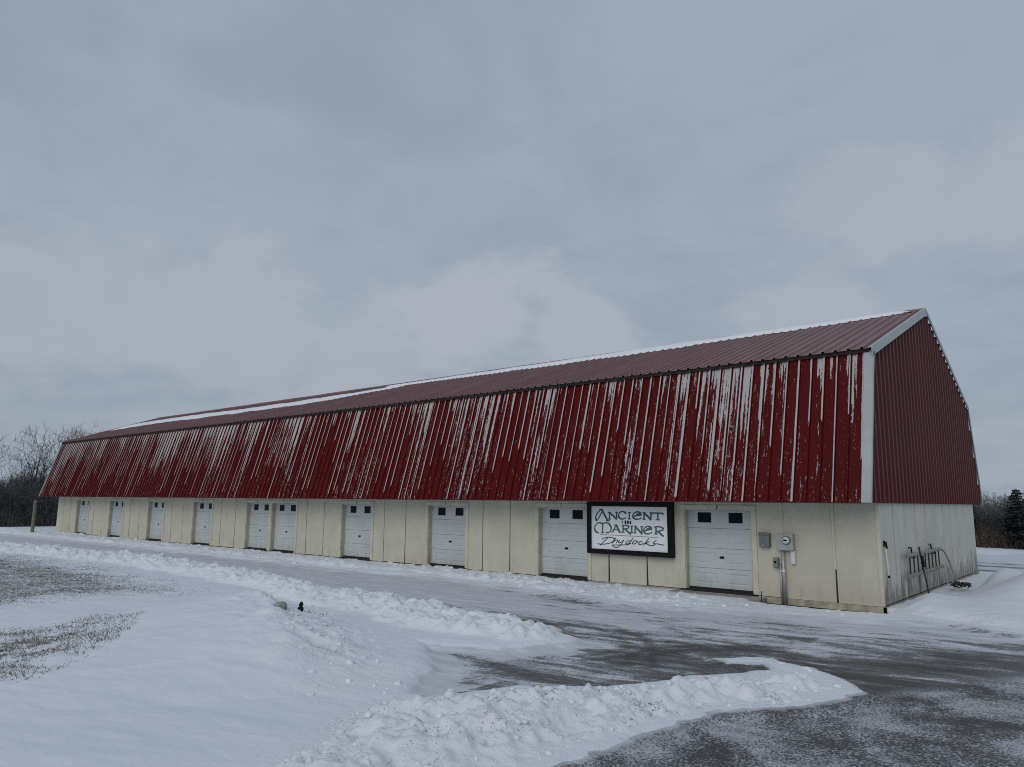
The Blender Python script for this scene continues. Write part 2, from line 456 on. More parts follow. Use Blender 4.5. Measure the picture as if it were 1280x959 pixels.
LANE = LANE_UP + [(14, -2), (16, -40), (-.4, -40)] + FG_LOW + FG_TOP + [(-2.5, -12.6), (-3.4, -11.4), (-5.0, -10.0), (-3.6, -9.4)] + LANE_LOW
FG = FG_LOW + FG_TOP + [(-2.4, -13.3), (-1.9, -14.3), (-1.4, -15.4), (-.9, -17)]
LAWNBANK = LANE_LOW[::-1] + [(-3.6, -9.4), (-6.1, -9.5), (-11.4, -8.5), (-17, -7.7), (-25.4, -7.4), (-32.2, -8.6), (-90, -19)]
BLDBANK = LANE_UP[:11] + [(0.05, -.75), (-1.1, -.95), (-2.5, -.75), (-3.2, -.55), (-5, -.45), (-8, -.2), (-52.4, -.15), (-60, -.5), (-90, -1)]
DRIFT = [(0.12, -.2), (.5, -.9), (1.7, -1.2), (2.9, -2.0), (6, -2.5), (9, 2), (8, 9), (4, 12), (1.6, 12.8), (.45, 11.2), (.75, 8), (.75, 5.5), (.4, 3.0), (.16, 1.6)]
BACKLANE = [(-40, 15), (-5, 14.6), (.5, 13.4), (3, 12.9), (9, 11), (14, -2), (20, -2), (18, 20), (-5, 21), (-40, 21)]
GRASS1 = [(-60, -12), (-35, -8.9), (-30, -8.1), (-24.2, -8.0), (-18.9, -8.4), (-14.0, -8.95), (-13.4, -10.0), (-14.7, -11.5), (-14.2, -12.7), (-14.1, -13.9), (-30, -22), (-60, -25)]
GRASS2 = [(-11.6, -15.2), (-10.85, -14.5), (-10.5, -13.85), (-10.5, -13.2), (-9.5, -12.85), (-8.6, -13.3), (-7.5, -14.1), (-6.7, -14.7), (-6.3, -15.4), (-7.5, -17), (-11, -18)]

wx = X + (fbm(X * 1.4, Y * 1.4, 4, 3) - .5) * .55 + (fbm(X * .35, Y * .35, 2, 5) - .5) * .6
wy = Y + (fbm(X * 1.4, Y * 1.4, 4, 9) - .5) * .55 + (fbm(X * .35, Y * .35, 2, 15) - .5) * .6
sx_ = X + (fbm(X * 3, Y * 3, 3, 3) - .5) * .22; sy_ = Y + (fbm(X * 3, Y * 3, 3, 9) - .5) * .22
near = ((X > -100) & (X < 40) & (Y > -45) & (Y < 30))
def rsd(poly, a=wx, b=wy):
    out = np.full(X.shape, -99.0); out[near] = sdf(poly, a[near], b[near]); return out
dl, dfg, dlb, dbb, ddr, dbk = rsd(LANE, sx_, sy_), rsd(FG, sx_, sy_), rsd(LAWNBANK), rsd(BLDBANK, sx_, sy_), rsd(DRIFT, sx_, sy_), rsd(BACKLANE)
dg1, dg2 = rsd(GRASS1), rsd(GRASS2, sx_, sy_)

def worley(x, y, seed):
    xi, yi = np.floor(x), np.floor(y); best = np.full(x.shape, 9.0); val = np.zeros(x.shape)
    def hh(a, b, k):
        n = (a.astype(np.int64) * 374761393 + b.astype(np.int64) * 668265263 + (seed * 31 + k) * 1442695041) & 0xffffffff
        n = ((n ^ (n >> 13)) * 1274126177) & 0xffffffff
        return ((n ^ (n >> 16)) & 0xffff) / 65535.0
    for a in (-1, 0, 1):
        for b in (-1, 0, 1):
            cx, cy = xi + a, yi + b
            d2 = (x - cx - hh(cx, cy, 1)) ** 2 + (y - cy - hh(cx, cy, 2)) ** 2
            r = hh(cx, cy, 3); q = d2 < best; best = np.where(q, d2, best); val = np.where(q, r, val)
    return np.clip(1 - best * 1.6, 0, 1) * val ** 2
rub = .62 * worley(X * 4.2 + (fbm(X * 4, Y * 4, 2, 111) - .5), Y * 4.2, 1) * .75 + worley(X * 9, Y * 9 + (fbm(X * 9, Y * 9, 2, 112) - .5), 2) * .26
heap = .55 + .9 * fbm(X * .55, Y * .55, 3, 121)
lump = fbm(X * 3.2, Y * 3.2, 3, 21, .55)
lumpf = fbm(X * 7.0, Y * 7.0, 3, 31, .65)
roll = fbm(X * .22, Y * .22, 3, 41)
Z = np.full(X.shape, -0.16)
Z += .035 * (roll - .5) * sstep(0, 3, np.abs(Y + 4))
inl = np.maximum(sstep(-.05, .35, dl), sstep(-.1, .5, dbk))
Z += (1 - inl) * (.09 + .05 * (fbm(X * .7, Y * .7, 3, 51) - .5))           # lying snow
ch = lambda k: (lump - .35) * k
hb = sstep(-.12, .55, dfg) * heap * (.08 + .17 * (lump - .45) + .13 * (lumpf - .5) + .13 * rub) + sstep(0, 1.3, dfg) * .10
Z = np.maximum(Z, -.17 + hb * 1.15 * sstep(-.12, .1, dfg) - (dfg < -.12) * 9)
hl = sstep(-.15, .55, dlb) * heap * (.06 + .22 * (lump - .42) + .13 * (lumpf - .5) + .16 * rub) + sstep(0, .9, dlb) * .13
Z = np.maximum(Z, np.where(dlb > -.15, -.17 + hl + .07 * sstep(-.15, .25, dlb), -9))
hs = sstep(-.1, .5, dbb) * heap * (.04 + .15 * (lump - .42) + .11 * (lumpf - .5) + .13 * rub) + sstep(0, .7, dbb) * (.05 + .05 * sstep(-4, -12, X))
hs *= .3 + .7 * sstep(-1.8, -4.5, X)
Z = np.maximum(Z, np.where(dbb > -.1, -.17 + hs + .03 * sstep(-.1, .2, dbb), -9))
# the drift past the gable end: two smooth humps
def hump(cx, cy, rx, ry, h, a=0.0):
    u = (X - cx) * math.cos(a) + (Y - cy) * math.sin(a); v = -(X - cx) * math.sin(a) + (Y - cy) * math.cos(a)
    return h * np.exp(-(u / rx) ** 2 - (v / ry) ** 2)
hd = sstep(-.15, .9, ddr) * (.12 + .05 * fbm(X * .9, Y * .9, 3, 61)) + sstep(-.1, .7, ddr) * (hump(1.35, 7.2, .8, 2.0, .50, -.2) + hump(2.9, 4.4, 1.2, 3.6, .82, -.15) + hump(.55, .7, .75, 1.2, .30))
Z = np.maximum(Z, np.where(ddr > -.15, -.18 + hd, -9))
# big ploughed mound on the lawn: long smooth back, broken steep face towards the lane
crest = np.array([(-11.5, -9.9), (-10.1, -10.2), (-8.6, -10.9), (-7.3, -11.5), (-6.0, -12.1), (-4.7, -12.8), (-3.4, -13.7)])
def ridge(crest, wl, wr, hs_):
    best = np.full(X.shape, 1e9); val = np.zeros(X.shape)
    for i in range(len(crest) - 1):
        a, b = crest[i], crest[i + 1]; e = b - a; L = np.hypot(*e)
        t = np.clip(((X - a[0]) * e[0] + (Y - a[1]) * e[1]) / L ** 2, 0, 1)
        px, py = X - a[0] - e[0] * t, Y - a[1] - e[1] * t
        dd = np.hypot(px, py); side = (e[0] * py - e[1] * px)      # >0: left of the crest's direction (towards lane)
        w = np.where(side > 0, wr, wl); h = hs_[i] * (1 - t) + hs_[i + 1] * t
        v = h * np.exp(-(dd / w) ** 1.7)
        val = np.where(dd < best, v, val); best = np.minimum(best, dd)
    return val, best
mv, md = ridge(crest, 2.4, .62, [0, .38, .58, .58, .48, .30, 0])
Z += mv * (1 + .25 * (lump - .5) * sstep(1.2, .2, md))
mv2, md2 = ridge(np.array([(-8.6, -9.9), (-7.2, -10.5), (-6.0, -11.2), (-4.6, -12.0), (-3.3, -12.6)]), .5, .8, [0, .18, .24, .2, 0])
Z += mv2 * (.6 + .6 * (lump - .4) + .3 * (lumpf - .5) + .5 * rub)
mface = sstep(1.5, .3, md2)
# wind ripples on the smooth field
field = (1 - inl) * (dfg < -.2) * (dlb < -.2)
Z += field * .018 * (fbm(X * .9 + Y * .5, Y * 3.2 - X * 1.2, 3, 71) - .5) * 2
Z += np.where(sstep(-.2, .3, np.maximum(dg1, dg2)) > 0, .03 * (fbm(X * 5, Y * 5, 2, 81) - .5), 0)
Z += inl * (.012 * (fbm(X * 2, Y * 5, 3, 91) - .5))
# land falls away behind and right of the building; soil by the corner lies low
Z -= 1.0 * sstep(14, 50, Y) * sstep(-60, -20, X)
inside = (X > -52.0) & (X < -.05) & (Y > .1) & (Y < 12.5)
Z[inside] = -.25
Z += .30 * sstep(22, 27, Y) * sstep(33, 28, Y) * (X > -30) * fbm(X * .6, Y * .6, 2, 101)
soil = sstep(.0, .35, sdf([(-3.0, -.72), (-1.1, -.98), (.12, -.8), (.2, .1), (-3.0, .1)], sx_, sy_) + .2) * (Y < .1)
Z = Z * (1 - soil) + soil * (-.20)

# how bare the asphalt is
B = np.zeros(X.shape)
lvl = .20 + .26 * sstep(-13, -4, X) + .10 * sstep(-3.5, -.5, X)
lvl -= .24 * sstep(-3.2, -1.8, Y) * sstep(6, -6, X) + .05 * sstep(-5.0, -3.4, Y)
lvl += .20 * np.exp(-((dl - .35) / .4) ** 2) * sstep(-16, -12, X) * sstep(-3, -5, X) * (Y > -9)      # dark strip along the bank
lvl += .09 * sstep(-1, 2, X) * sstep(-3, -5, Y)
lvl -= .105 * sstep(-7.2, -5.2, Y) * sstep(-12, -7, X) * sstep(3.5, .5, X)
lvl = np.where((Y < -7.2) & (X < -1), lvl + .05 * sstep(-1.0, -2.4, X), lvl)
edgew = np.where((Y < -7.6) & (X < -2.2), .9, .12)
for rut in (1.0, 1.35, 2.45, 2.8):        # tyre tracks along the lane
    lvl = lvl + .11 * np.exp(-((dl - rut - .25 * (fbm(X * .15, Y * 0, 2, 131) - .5)) / .13) ** 2) * (X < 0) * (Y > -9)
B = sstep(-.08, 1, dl / edgew) * lvl
B *= 1 - sstep(-.05, .12, np.maximum(dfg, np.maximum(dbb, ddr)))
B = np.maximum(B, sstep(-.2, .4, dbk) * (.42 + .18 * np.sin(Y * 2.2)))
back = (Y > 20.5) & (Y < 34) & (X > -30)
B = np.maximum(B, back * .24)
B *= (1 - soil)
sline = Y - (-8.5 + (X - 1.8) * (3.0 / 1.45))
SP = sstep(.5, -.6, sline) * sstep(-.1, .2, dl) * (X > -.3)
GR = np.maximum(np.clip(dg1 * .5 + .15, 0, 1) * .85, np.clip(dg2 * .45 + .1, 0, .36) + .45 * np.exp(-((Y + 13.2 - (X + 9.2) * -.55 - .0) / .22) ** 2) * (dg2 > 0) * sstep(-8.6, -10.0, X))
CH = np.clip(sstep(-.2, .3, dfg) + sstep(-.2, .3, dlb) * .6 + sstep(-.2, .3, dbb) * .45 + mface * .75, 0, 1)
CH += .8 * np.exp(-((X - 1.7) / 2.0) ** 2 - ((Y + .9) / .5) ** 2)
bits = np.clip(sstep(.0, .4, dl) * 0, 0, 1)

ny, nx = X.shape
V = np.stack([X, Y, Z], -1).reshape(-1, 3)
idx = np.arange(nx * ny).reshape(ny, nx)
F = np.stack([idx[:-1, :-1], idx[:-1, 1:], idx[1:, 1:], idx[1:, :-1]], -1).reshape(-1, 4)
def fc(a): return ((a[:-1, :-1] + a[1:, 1:]) / 2).ravel()
cls = np.zeros(len(F), int)
cls[(fc(dl) > 0) | (fc(dbk) > 0)] = 1
cls[fc(dlb) > 0] = 3
cls[fc(dfg) > 0] = 2
cls[fc(dbb) > 0] = 4
cls[fc(ddr) > 0] = 5
cls[fc(soil.astype(float)) > .5] = 6
M_SOIL = M_DIRT
for c, nm in ((0, 'snow_field'), (1, 'driveway'), (2, 'snow_bank'), (3, 'snow_bank'), (4, 'snow_bank'), (5, 'snow_drift'), (6, 'bare_soil')):
    f = F[cls == c]
    used, inv = np.unique(f.ravel(), return_inverse=True)
    me = np_mesh(nm, V[used], inv.reshape(-1, 4), M_SOIL if c == 6 else M_GROUND, True)
    for an, arr in (('bare', B), ('speckle', SP), ('grass', GR), ('churn', CH)):
        at = me.attributes.new(an, 'FLOAT', 'POINT'); at.data.foreach_set('value', arr.ravel()[used].astype(np.float32))
    tag(obj(nm, me), kind='structure')

def ground_z(x, y):
    i = min(max(np.searchsorted(gx, x) - 1, 0), nx - 2); j = min(max(np.searchsorted(gy, y) - 1, 0), ny - 2)
    u = (x - gx[i]) / (gx[i + 1] - gx[i]); v = (y - gy[j]) / (gy[j + 1] - gy[j])
    return float((Z[j, i] * (1 - u) + Z[j, i + 1] * u) * (1 - v) + (Z[j + 1, i] * (1 - u) + Z[j + 1, i + 1] * u) * v)

# ------------------------------------------------------------------ the long gambrel storage building
L, W = 52.17, 12.6
ZE, OV = 2.349, 1.16                   # eave height and overhang
BY, ZB = -.083, 6.007                  # gambrel break, front
ZR, YR = 8.281, 6.3                    # ridge
BYB, ZBB = 12.42, 5.82                 # break, back
GE = .11                               # gable overhang
barn = tag(empty('storage_building', (0, 0, 0)), 'long cream storage building with peeling red gambrel metal roof and white garage doors', 'building')

doors = [3.10, 8.28, 13.44, 18.60, 23.80, 25.97, 31.18, 36.42, 41.68, 46.90]     # right edge; each 1.92 wide
DW, DH = 1.92, 2.13
seams = [0.0, 1.04, 2.30, 6.24, 7.53, 11.41, 12.64, 16.60, 17.84, 21.75, 23.0, 28.91, 30.25, 34.2, 35.47, 39.44, 40.68, 44.7, 46.02, 49.95, 51.1, L]
CAS = .13
# wall behind the panels
wl = MB(); e = 0.0
for a in sorted(doors) + [None]:
    x1 = -e; x0 = -(a if a is not None else L)
    if x1 - x0 > .3: wl.box(x0 + .005, x1 - .005, .03, .14, -.13, 2.62)
    else: wl.box(x0, x1, .03, .14, -.13, 2.62)
    if a is not None:
        wl.box(-a - DW, -a, .03, .14, DH + .02, 2.62); e = a + DW
front = wl.build('front_wall', M_DARKGAP, barn)
# siding panels between doors, edges slightly uneven so that the seams open towards the ground
edges = []
start = 0.0
bays = []
for a in sorted(doors):
    bays.append((start, a - CAS)); start = a + DW + CAS
bays.append((start, L))
for s0, s1 in bays:
    if s1 - s0 < .3: continue
    cuts = [s0] + [s for s in seams if s0 + .12 < s < s1 - .12] + [s1]
    for i in range(len(cuts) - 1):
        g0 = .016 if i else .0; g1 = .016 if i < len(cuts) - 2 else .0
        a, b = cuts[i] + g0, cuts[i + 1] - g1
        ob0 = random.uniform(.0, .012) if i else 0; ob1 = random.uniform(.0, .03) if i < len(cuts) - 2 else 0
        zm = random.uniform(.6, 1.2); yo = random.uniform(-.004, .004); zb = -.02 + random.uniform(-.012, .012)
        mb = MB()
        for za, zc, wa, wc in ((zb, zm, 1, .25), (zm, 2.6, .25, 0)):
            p = []
            for yy in (yo, .026):
                pass
            xa0, xb0, xa1, xb1 = -b + ob1 * wa, -a - ob0 * wa, -b + ob1 * wc, -a - ob0 * wc
            mb.hexa([(xa0, yo, za), (xb0, yo, za), (xb0, .026, za), (xa0, .026, za), (xa1, yo, zc), (xb1, yo, zc), (xb1, .026, zc), (xa1, .026, zc)])
        mb.build('siding_panel', M_SIDE, front)
# battens over the seams near the corner
for s in (2.30, 1.04):
    MB().box(-s - .035, -s + .02, -.022, -.005, .75 if s < 2 else 1.2, 2.55).build('batten', M_CREAM, front)
MB().box(-.07, .012, -.022, -.0045, -.02, 2.55).build('corner_board', M_CREAM, front)
MB().box(-2.98, .03, -.05, .028, -.185, -.036).build('skirt_board', M_SKIRT, front)
MB().box(-L, -5.2, -.012, .028, -.13, -.036).build('skirt_board', M_CONC, front)

# sectional garage doors
def recessed_section(w, z0, z1, y, cols):
    """one door section with pressed-in panels; cols = list of (x0,x1,za,zb,depth)"""
    mb = MB()
    mb.box(-w, 0, y, y + .04, z0 + .003, z1 - .003)
    return mb
def section_mesh(windows):
    h = DH / 4; w = DW
    xs = [0, .16, .82, 1.10, 1.76, w] if not windows else [0, .30, .72, 1.20, 1.62, w]
    zs = [0, .12, h - .12, h] if not windows else [0, .135, .445, h]
    V_, F_ = [], []
    def quad(p): o = len(V_); V_.extend(p); F_.append((o, o + 1, o + 2, o + 3))
    for i in range(5):
        for j in range(3):
            x0, x1, z0, z1 = xs[i], xs[i + 1], zs[j] + (.004 if j == 0 else 0), zs[j + 1] - (.004 if j == 2 else 0)
            x0, x1 = -w + x0, -w + x1
            if i in (1, 3) and j == 1:
                b, dp = (.03, .014) if not windows else (.022, .02)
                q = [(x0, 0, z0), (x1, 0, z0), (x1, 0, z1), (x0, 0, z1)]
                r = [(x0 + b, dp, z0 + b), (x1 - b, dp, z0 + b), (x1 - b, dp, z1 - b), (x0 + b, dp, z1 - b)]
                for k in range(4): quad([q[k], q[(k + 1) % 4], r[(k + 1) % 4], r[k]])
                quad(r)
                if not windows:   # raised centre field
                    b2 = .03
                    r2 = [(x0 + b + b2, .003, z0 + b + b2), (x1 - b - b2, .003, z0 + b + b2), (x1 - b - b2, .003, z1 - b - b2), (x0 + b + b2, .003, z1 - b - b2)]
                    F_.pop()
                    for k in range(4): quad([r[k], r[(k + 1) % 4], r2[(k + 1) % 4], r2[k]])
                    quad(r2)
            else:
                quad([(x0, 0, z0), (x1, 0, z0), (x1, 0, z1), (x0, 0, z1)])
    for z, s in ((.004, 1), (h - .004, -1)):
        quad([(-w, 0, z), (-w, .04, z), (0, .04, z), (0, 0, z)] if s > 0 else [(-w, 0, z), (0, 0, z), (0, .04, z), (-w, .04, z)])
    me = bpy.data.meshes.new('door_section'); me.from_pydata(V_, [], F_); me.update(); me.materials.append(M_DOOR)
    return me
SEC, SECW = section_mesh(False), section_mesh(True)
PANE = MB().box(-.205, .205, 0, .006, -.135, .135).mesh('window_pane', M_GLASS)
hb_ = MB(); hb_.box(-.05, .05, -.012, 0, -.03, .03); hb_.beam((0, -.03, 0), (.0, -.012, 0), .03, .03); hb_.box(-.06, .06, -.045, -.03, -.016, .016)
HANDLE = hb_.mesh('handle', M_BLACK)
cs = MB()
cs.box(-DW - CAS, -DW, -.03, .035, -.01, DH + .0); cs.box(0, CAS, -.03, .035, -.01, DH + .0)
cs.box(-DW - CAS, CAS, -.034, .035, DH, DH + .12); cs.box(-DW - CAS, CAS, .0, .028, DH + .121, 2.6)
CASE = cs.mesh('door_casing', M_CREAM)
jb = MB()
RD = .17
jb.box(-DW, -DW + .025, .0, RD + .02, 0, DH); jb.box(-.025, 0, .0, RD + .02, 0, DH); jb.box(-DW + .025, -.025, .0, RD + .02, DH - .025, DH)
JAMB = jb.mesh('door_jamb', M_JAMB)
SEAL = MB().box(-DW + .025, -.025, RD - .03, RD + .03, .0, .05).mesh('bottom_seal', M_RUBBER)
SILL = MB().box(-DW, 0, -.05, RD + .2, -.14, -.004).mesh('threshold', M_RUBBER)  # sill coloured black to take in the shadow of the gap below the door
BACK = MB().box(-DW, 0, RD + .06, RD + .08, -.1, DH + .05).mesh('door_back', M_DARKGAP)
HOOK = MB().tube([(0, -.036, .02), (0, -.05, .03), (0, -.05, .12), (.01, -.04, .13)], .008, 6).mesh('door_hook', M_BLACK)
for i, a in enumerate(doors):
    dr = bpy.data.objects.new('garage_door', BACK); col.objects.link(dr); dr.parent = barn; dr.location = (-a, 0, 0)
    yo = random.uniform(-.006, .006)
    def sub(nm, me, loc):
        o = bpy.data.objects.new(nm, me); col.objects.link(o); o.parent = dr; o.location = loc; return o
    for k in range(4):
        sub('door_section', SECW if k == 3 else SEC, (0, RD + yo + random.uniform(-.002, .002), DH / 4 * k + (.03 if k == 0 else .03)))
    for cx in (-DW + .51, -DW + 1.41): sub('window_pane', PANE, (cx, RD + yo + .012, DH * .75 + .29 + .03))
    sub('handle', HANDLE, (-DW * .48, RD + yo, .86))
    sub('door_casing', CASE, (0, 0, 0)) if i not in (4, 5) else None
    sub('door_jamb', JAMB, (0, 0, 0)); sub('bottom_seal', SEAL, (0, 0, 0)); sub('threshold', SILL, (0, 0, 0))
    sub('door_hook', HOOK, (-DW / 2 + random.uniform(-.03, .03), 0, DH))
    if i in (4, 5):
        c2 = MB()
        if i == 4: c2.box(-DW - .125, -DW, -.03, .035, -.01, DH); c2.box(0, CAS, -.03, .035, -.01, DH); c2.box(-DW - .125, CAS, -.034, .035, DH, DH + .12); c2.box(-DW - .125, CAS, .0, .028, DH + .121, 2.6)
        else: c2.box(-DW - CAS, -DW, -.03, .035, -.01, DH); c2.box(0, .123, -.03, .035, -.01, DH); c2.box(-DW - CAS, .123, -.034, .035, DH, DH + .12); c2.box(-DW - CAS, .123, .0, .028, DH + .121, 2.6)
        sub('door_casing', c2.mesh('door_casing', M_CREAM), (0, 0, 0))

# gable end wall (near) with its boards
endw = MB().box(-.14, -.03, .14, W, -.13, 2.62).build('end_wall', M_DARKGAP, barn)
ec = [0, 1.27, 2.39, 3.60, 4.80, 5.98, 7.16, 8.30, 9.40, 10.5, 11.6, W]
for i in range(len(ec) - 1):
    a, b = ec[i] + (.028 if i else .0), ec[i + 1] - .028 * (i < len(ec) - 2)
    xo = random.uniform(-.004, .006); zm = random.uniform(.5, 1.2); o0, o1 = random.uniform(0, .04), random.uniform(0, .04)
    if i == 0: o0 = 0
    if i == len(ec) - 2: o1 = 0
    mb = MB()
    for za, zc, wa, wc in ((-.02 + random.uniform(-.015, .02), zm, 1, .2), (zm, 2.6, .2, 0)):
        mb.hexa([(-.027, a + o0 * wa, za), (xo, a + o0 * wa, za), (xo, b - o1 * wa, za), (-.027, b - o1 * wa, za),
                 (-.027, a + o0 * wc, zc), (xo, a + o0 * wc, zc), (xo, b - o1 * wc, zc), (-.027, b - o1 * wc, zc)])
    mb.build('siding_panel', M_ENDS, endw)
MB().box(-.02, .03, -.05, W + .01, -.16, -.037).build('skirt_board', M_ENDS, endw)
# far end and back walls
MB().box(-L - .03, -L + .1, 0.0, W, -.13, 2.6).build('far_end_wall', M_SIDE, barn)
MB().box(-L, -.03, W - .1, W + .02, -.13, 2.6).build('back_wall', M_SIDE, barn)

# ribbed sheet metal
def sheet_profile(width, pitch, rib_h, rb, rtop):
    """profile points (u, h) from 0 to width"""
    pts = [(0, 0)]
    k = int(round(width / pitch))
    for i in range(k):
        c = (i + .5) * pitch
        pts += [(c - rb / 2, 0), (c - rtop / 2, rib_h), (c + rtop / 2, rib_h), (c + rb / 2, 0)]
    pts.append((width, 0)); return pts
def sheet_mesh(name, mat, width, pitch, p0, p1, nrm, udir, rib_h=.045, rb=.080, rtop=.046):
    p0, p1, nrm, udir = Vector(p0), Vector(p1), Vector(nrm).normalized(), Vector(udir)
    pr = sheet_profile(width, pitch, rib_h, rb, rtop); n = len(pr)
    vs = [tuple(p + udir * u + nrm * h) for p in (p0, p1) for u, h in pr]
    fs = [(i, i + 1, n + i + 1, n + i) for i in range(n - 1)]
    me = bpy.data.meshes.new(name); me.from_pydata(vs, [], fs); me.update(); me.materials.append(mat); return me
SW = .9144
span = L + 2 * GE - .04
ns = int(span / SW)
SWX = span / ns; PX = SWX / 3
lo_d = Vector((0, BY + OV, ZB - ZE)); lo_n = Vector((0, -lo_d.z, lo_d.y))
up_d = Vector((0, YR - BY, ZR - ZB)); up_n = Vector((0, -up_d.z, up_d.y))
x_start = -L - GE + .02
# decking under the sheets
def slab(name, mat, a, b, t, x0=-L - GE + .03, x1=GE - .03, parent=barn):
    a, b = Vector(a), Vector(b); d_ = (b - a).normalized(); n_ = Vector((0, -d_.z, d_.y)) * t
    return MB().hexa([(x0, a.y - n_.y, a.z - n_.z), (x1, a.y - n_.y, a.z - n_.z), (x1, b.y - n_.y, b.z - n_.z), (x0, b.y - n_.y, b.z - n_.z),
                      (x0, a.y, a.z), (x1, a.y, a.z), (x1, b.y, b.z), (x0, b.y, b.z)]).build(name, mat, parent)
n1 = lo_n.normalized(); n2 = up_n.normalized()
lower = slab('lower_roof', M_DARKGAP, Vector((0, -OV, ZE + .02)) - n1 * .012, Vector((0, BY, ZB)) - n1 * .012, .10)
upper = slab('upper_roof', M_DARKGAP, Vector((0, BY - .10, ZB + .035)) - n2 * .012, Vector((0, YR, ZR + .03)) - n2 * .012, .08)
LO = sheet_mesh('roof_sheet', M_PEEL, SWX, PX, (0, -OV, ZE), (0, BY, ZB), lo_n, (1, 0, 0))
UPS = sheet_mesh('roof_sheet', M_UPPER, SWX, PX, (0, BY - .16, ZB + .022), (0, YR, ZR + .04), up_n, (1, 0, 0))
for i in range(ns):
    o = bpy.data.objects.new('roof_sheet', LO); col.objects.link(o); o.parent = lower
    o.location = (x_start + SWX * i, random.uniform(-.004, .004), random.uniform(-.006, .006)); o.rotation_euler = (0, 0, random.uniform(-.002, .002))
    o = bpy.data.objects.new('roof_sheet', UPS); col.objects.link(o); o.parent = upper
    o.location = (x_start + SWX * i, random.uniform(-.012, .012), random.uniform(-.003, .003))
# back slopes, soffit, ridge cap
slab('back_upper_roof', M_UPPER, (0, YR, ZR + .03), (0, BYB + .1, ZBB + .03), .08)
slab('back_lower_roof', M_UPPER, (0, BYB, ZBB), (0, W + OV, ZE), .10)
MB().box(-L - .05, .05, -OV + .06, -.045, ZE + .03, ZE + .06).build('soffit', M_CREAM, barn)
MB().box(-L - .05, .05, W + .03, W + OV - .1, ZE + .03, ZE + .06).build('soffit', M_CREAM, barn)
x = -L - GE
rc = MB()
while x < GE - .05:
    x2 = min(x + 3.05, GE)
    j = random.uniform(-.006, .006)
    for s in (-1, 1):
        p = Vector((0, YR, ZR + .105 + j)); q = Vector((0, YR + s * .24, ZR + .06 + j - .075))
        rc.hexa([(x, p.y, p.z - .01), (x2 - .01, p.y, p.z - .01), (x2 - .01, q.y, q.z - .01), (x, q.y, q.z - .01), (x, p.y, p.z), (x2 - .01, p.y, p.z), (x2 - .01, q.y, q.z), (x, q.y, q.z)])
    x = x2
rc.build('ridge_cap', M_UPPER, barn)

# near gable: ribbed wall sheets cut to the gambrel line
def roof_z(y):
    pts = [(-OV, ZE), (BY, ZB), (YR, ZR), (BYB, ZBB), (W + OV, ZE)]
    for (a, za), (b, zb) in zip(pts, pts[1:]):
        if a <= y <= b: return za + (zb - za) * (y - a) / (b - a)
    return ZE
gab = MB()
for xx in (-.05, .045): gab.v += [(xx, -OV + .05, ZE + .01), (xx, BY + .03, ZB - .03), (xx, YR, ZR - .03), (xx, BYB - .03, ZBB - .03), (xx, W + OV - .05, ZE + .01)]
gab.f += [(4, 3, 2, 1, 0), (5, 6, 7, 8, 9)] + [(i, (i + 1) % 5, 5 + (i + 1) % 5, 5 + i) for i in range(5)]
gable = gab.build('gable_wall', M_DARKGAP, barn)
gp = .38; y0g = -OV + .01; y1g = W + OV - .01; ng = int(round((y1g - y0g) / (gp * 3))); gw = (y1g - y0g) / ng; gp = gw / 3
for i in range(ng):
    pr = sheet_profile(gw, gp, .062, .19, .11)
    us = set(u for u, h in pr)
    brk = [b - (y0g + i * gw) for b in (BY, YR, BYB)]
    pr2 = list(pr)
    for b in brk:
        if 0 < b < gw:
            for (u0, h0), (u1, h1) in zip(pr, pr[1:]):
                if u0 < b < u1: pr2.append((b, h0 + (h1 - h0) * (b - u0) / (u1 - u0)))
    pr2.sort(); n = len(pr2)
    vs = [(.06 + h, y0g + i * gw + u, ZE - .005) for u, h in pr2] + [(.06 + h, y0g + i * gw + u, max(ZE, roof_z(y0g + i * gw + u) + (-.02 if y0g + i * gw + u < YR else .025))) for u, h in pr2]
    me = bpy.data.meshes.new('wall_sheet'); me.from_pydata(vs, [], [(k, k + 1, n + k + 1, n + k) for k in range(n - 1)]); me.update(); me.materials.append(M_GABLE)
    obj('wall_sheet', me, gable)
# far gable, plain
gb2 = MB()
for xx in (-L - .1, -L - .02): gb2.v += [(xx, -OV + .05, ZE + .01), (xx, BY + .03, ZB - .03), (xx, YR, ZR - .03), (xx, BYB - .03, ZBB - .03), (xx, W + OV - .05, ZE + .01)]
gb2.f += [(4, 3, 2, 1, 0), (5, 6, 7, 8, 9)] + [(i, (i + 1) % 5, 5 + (i + 1) % 5, 5 + i) for i in range(5)]
gb2.build('far_gable_wall', M_GABLE, barn)
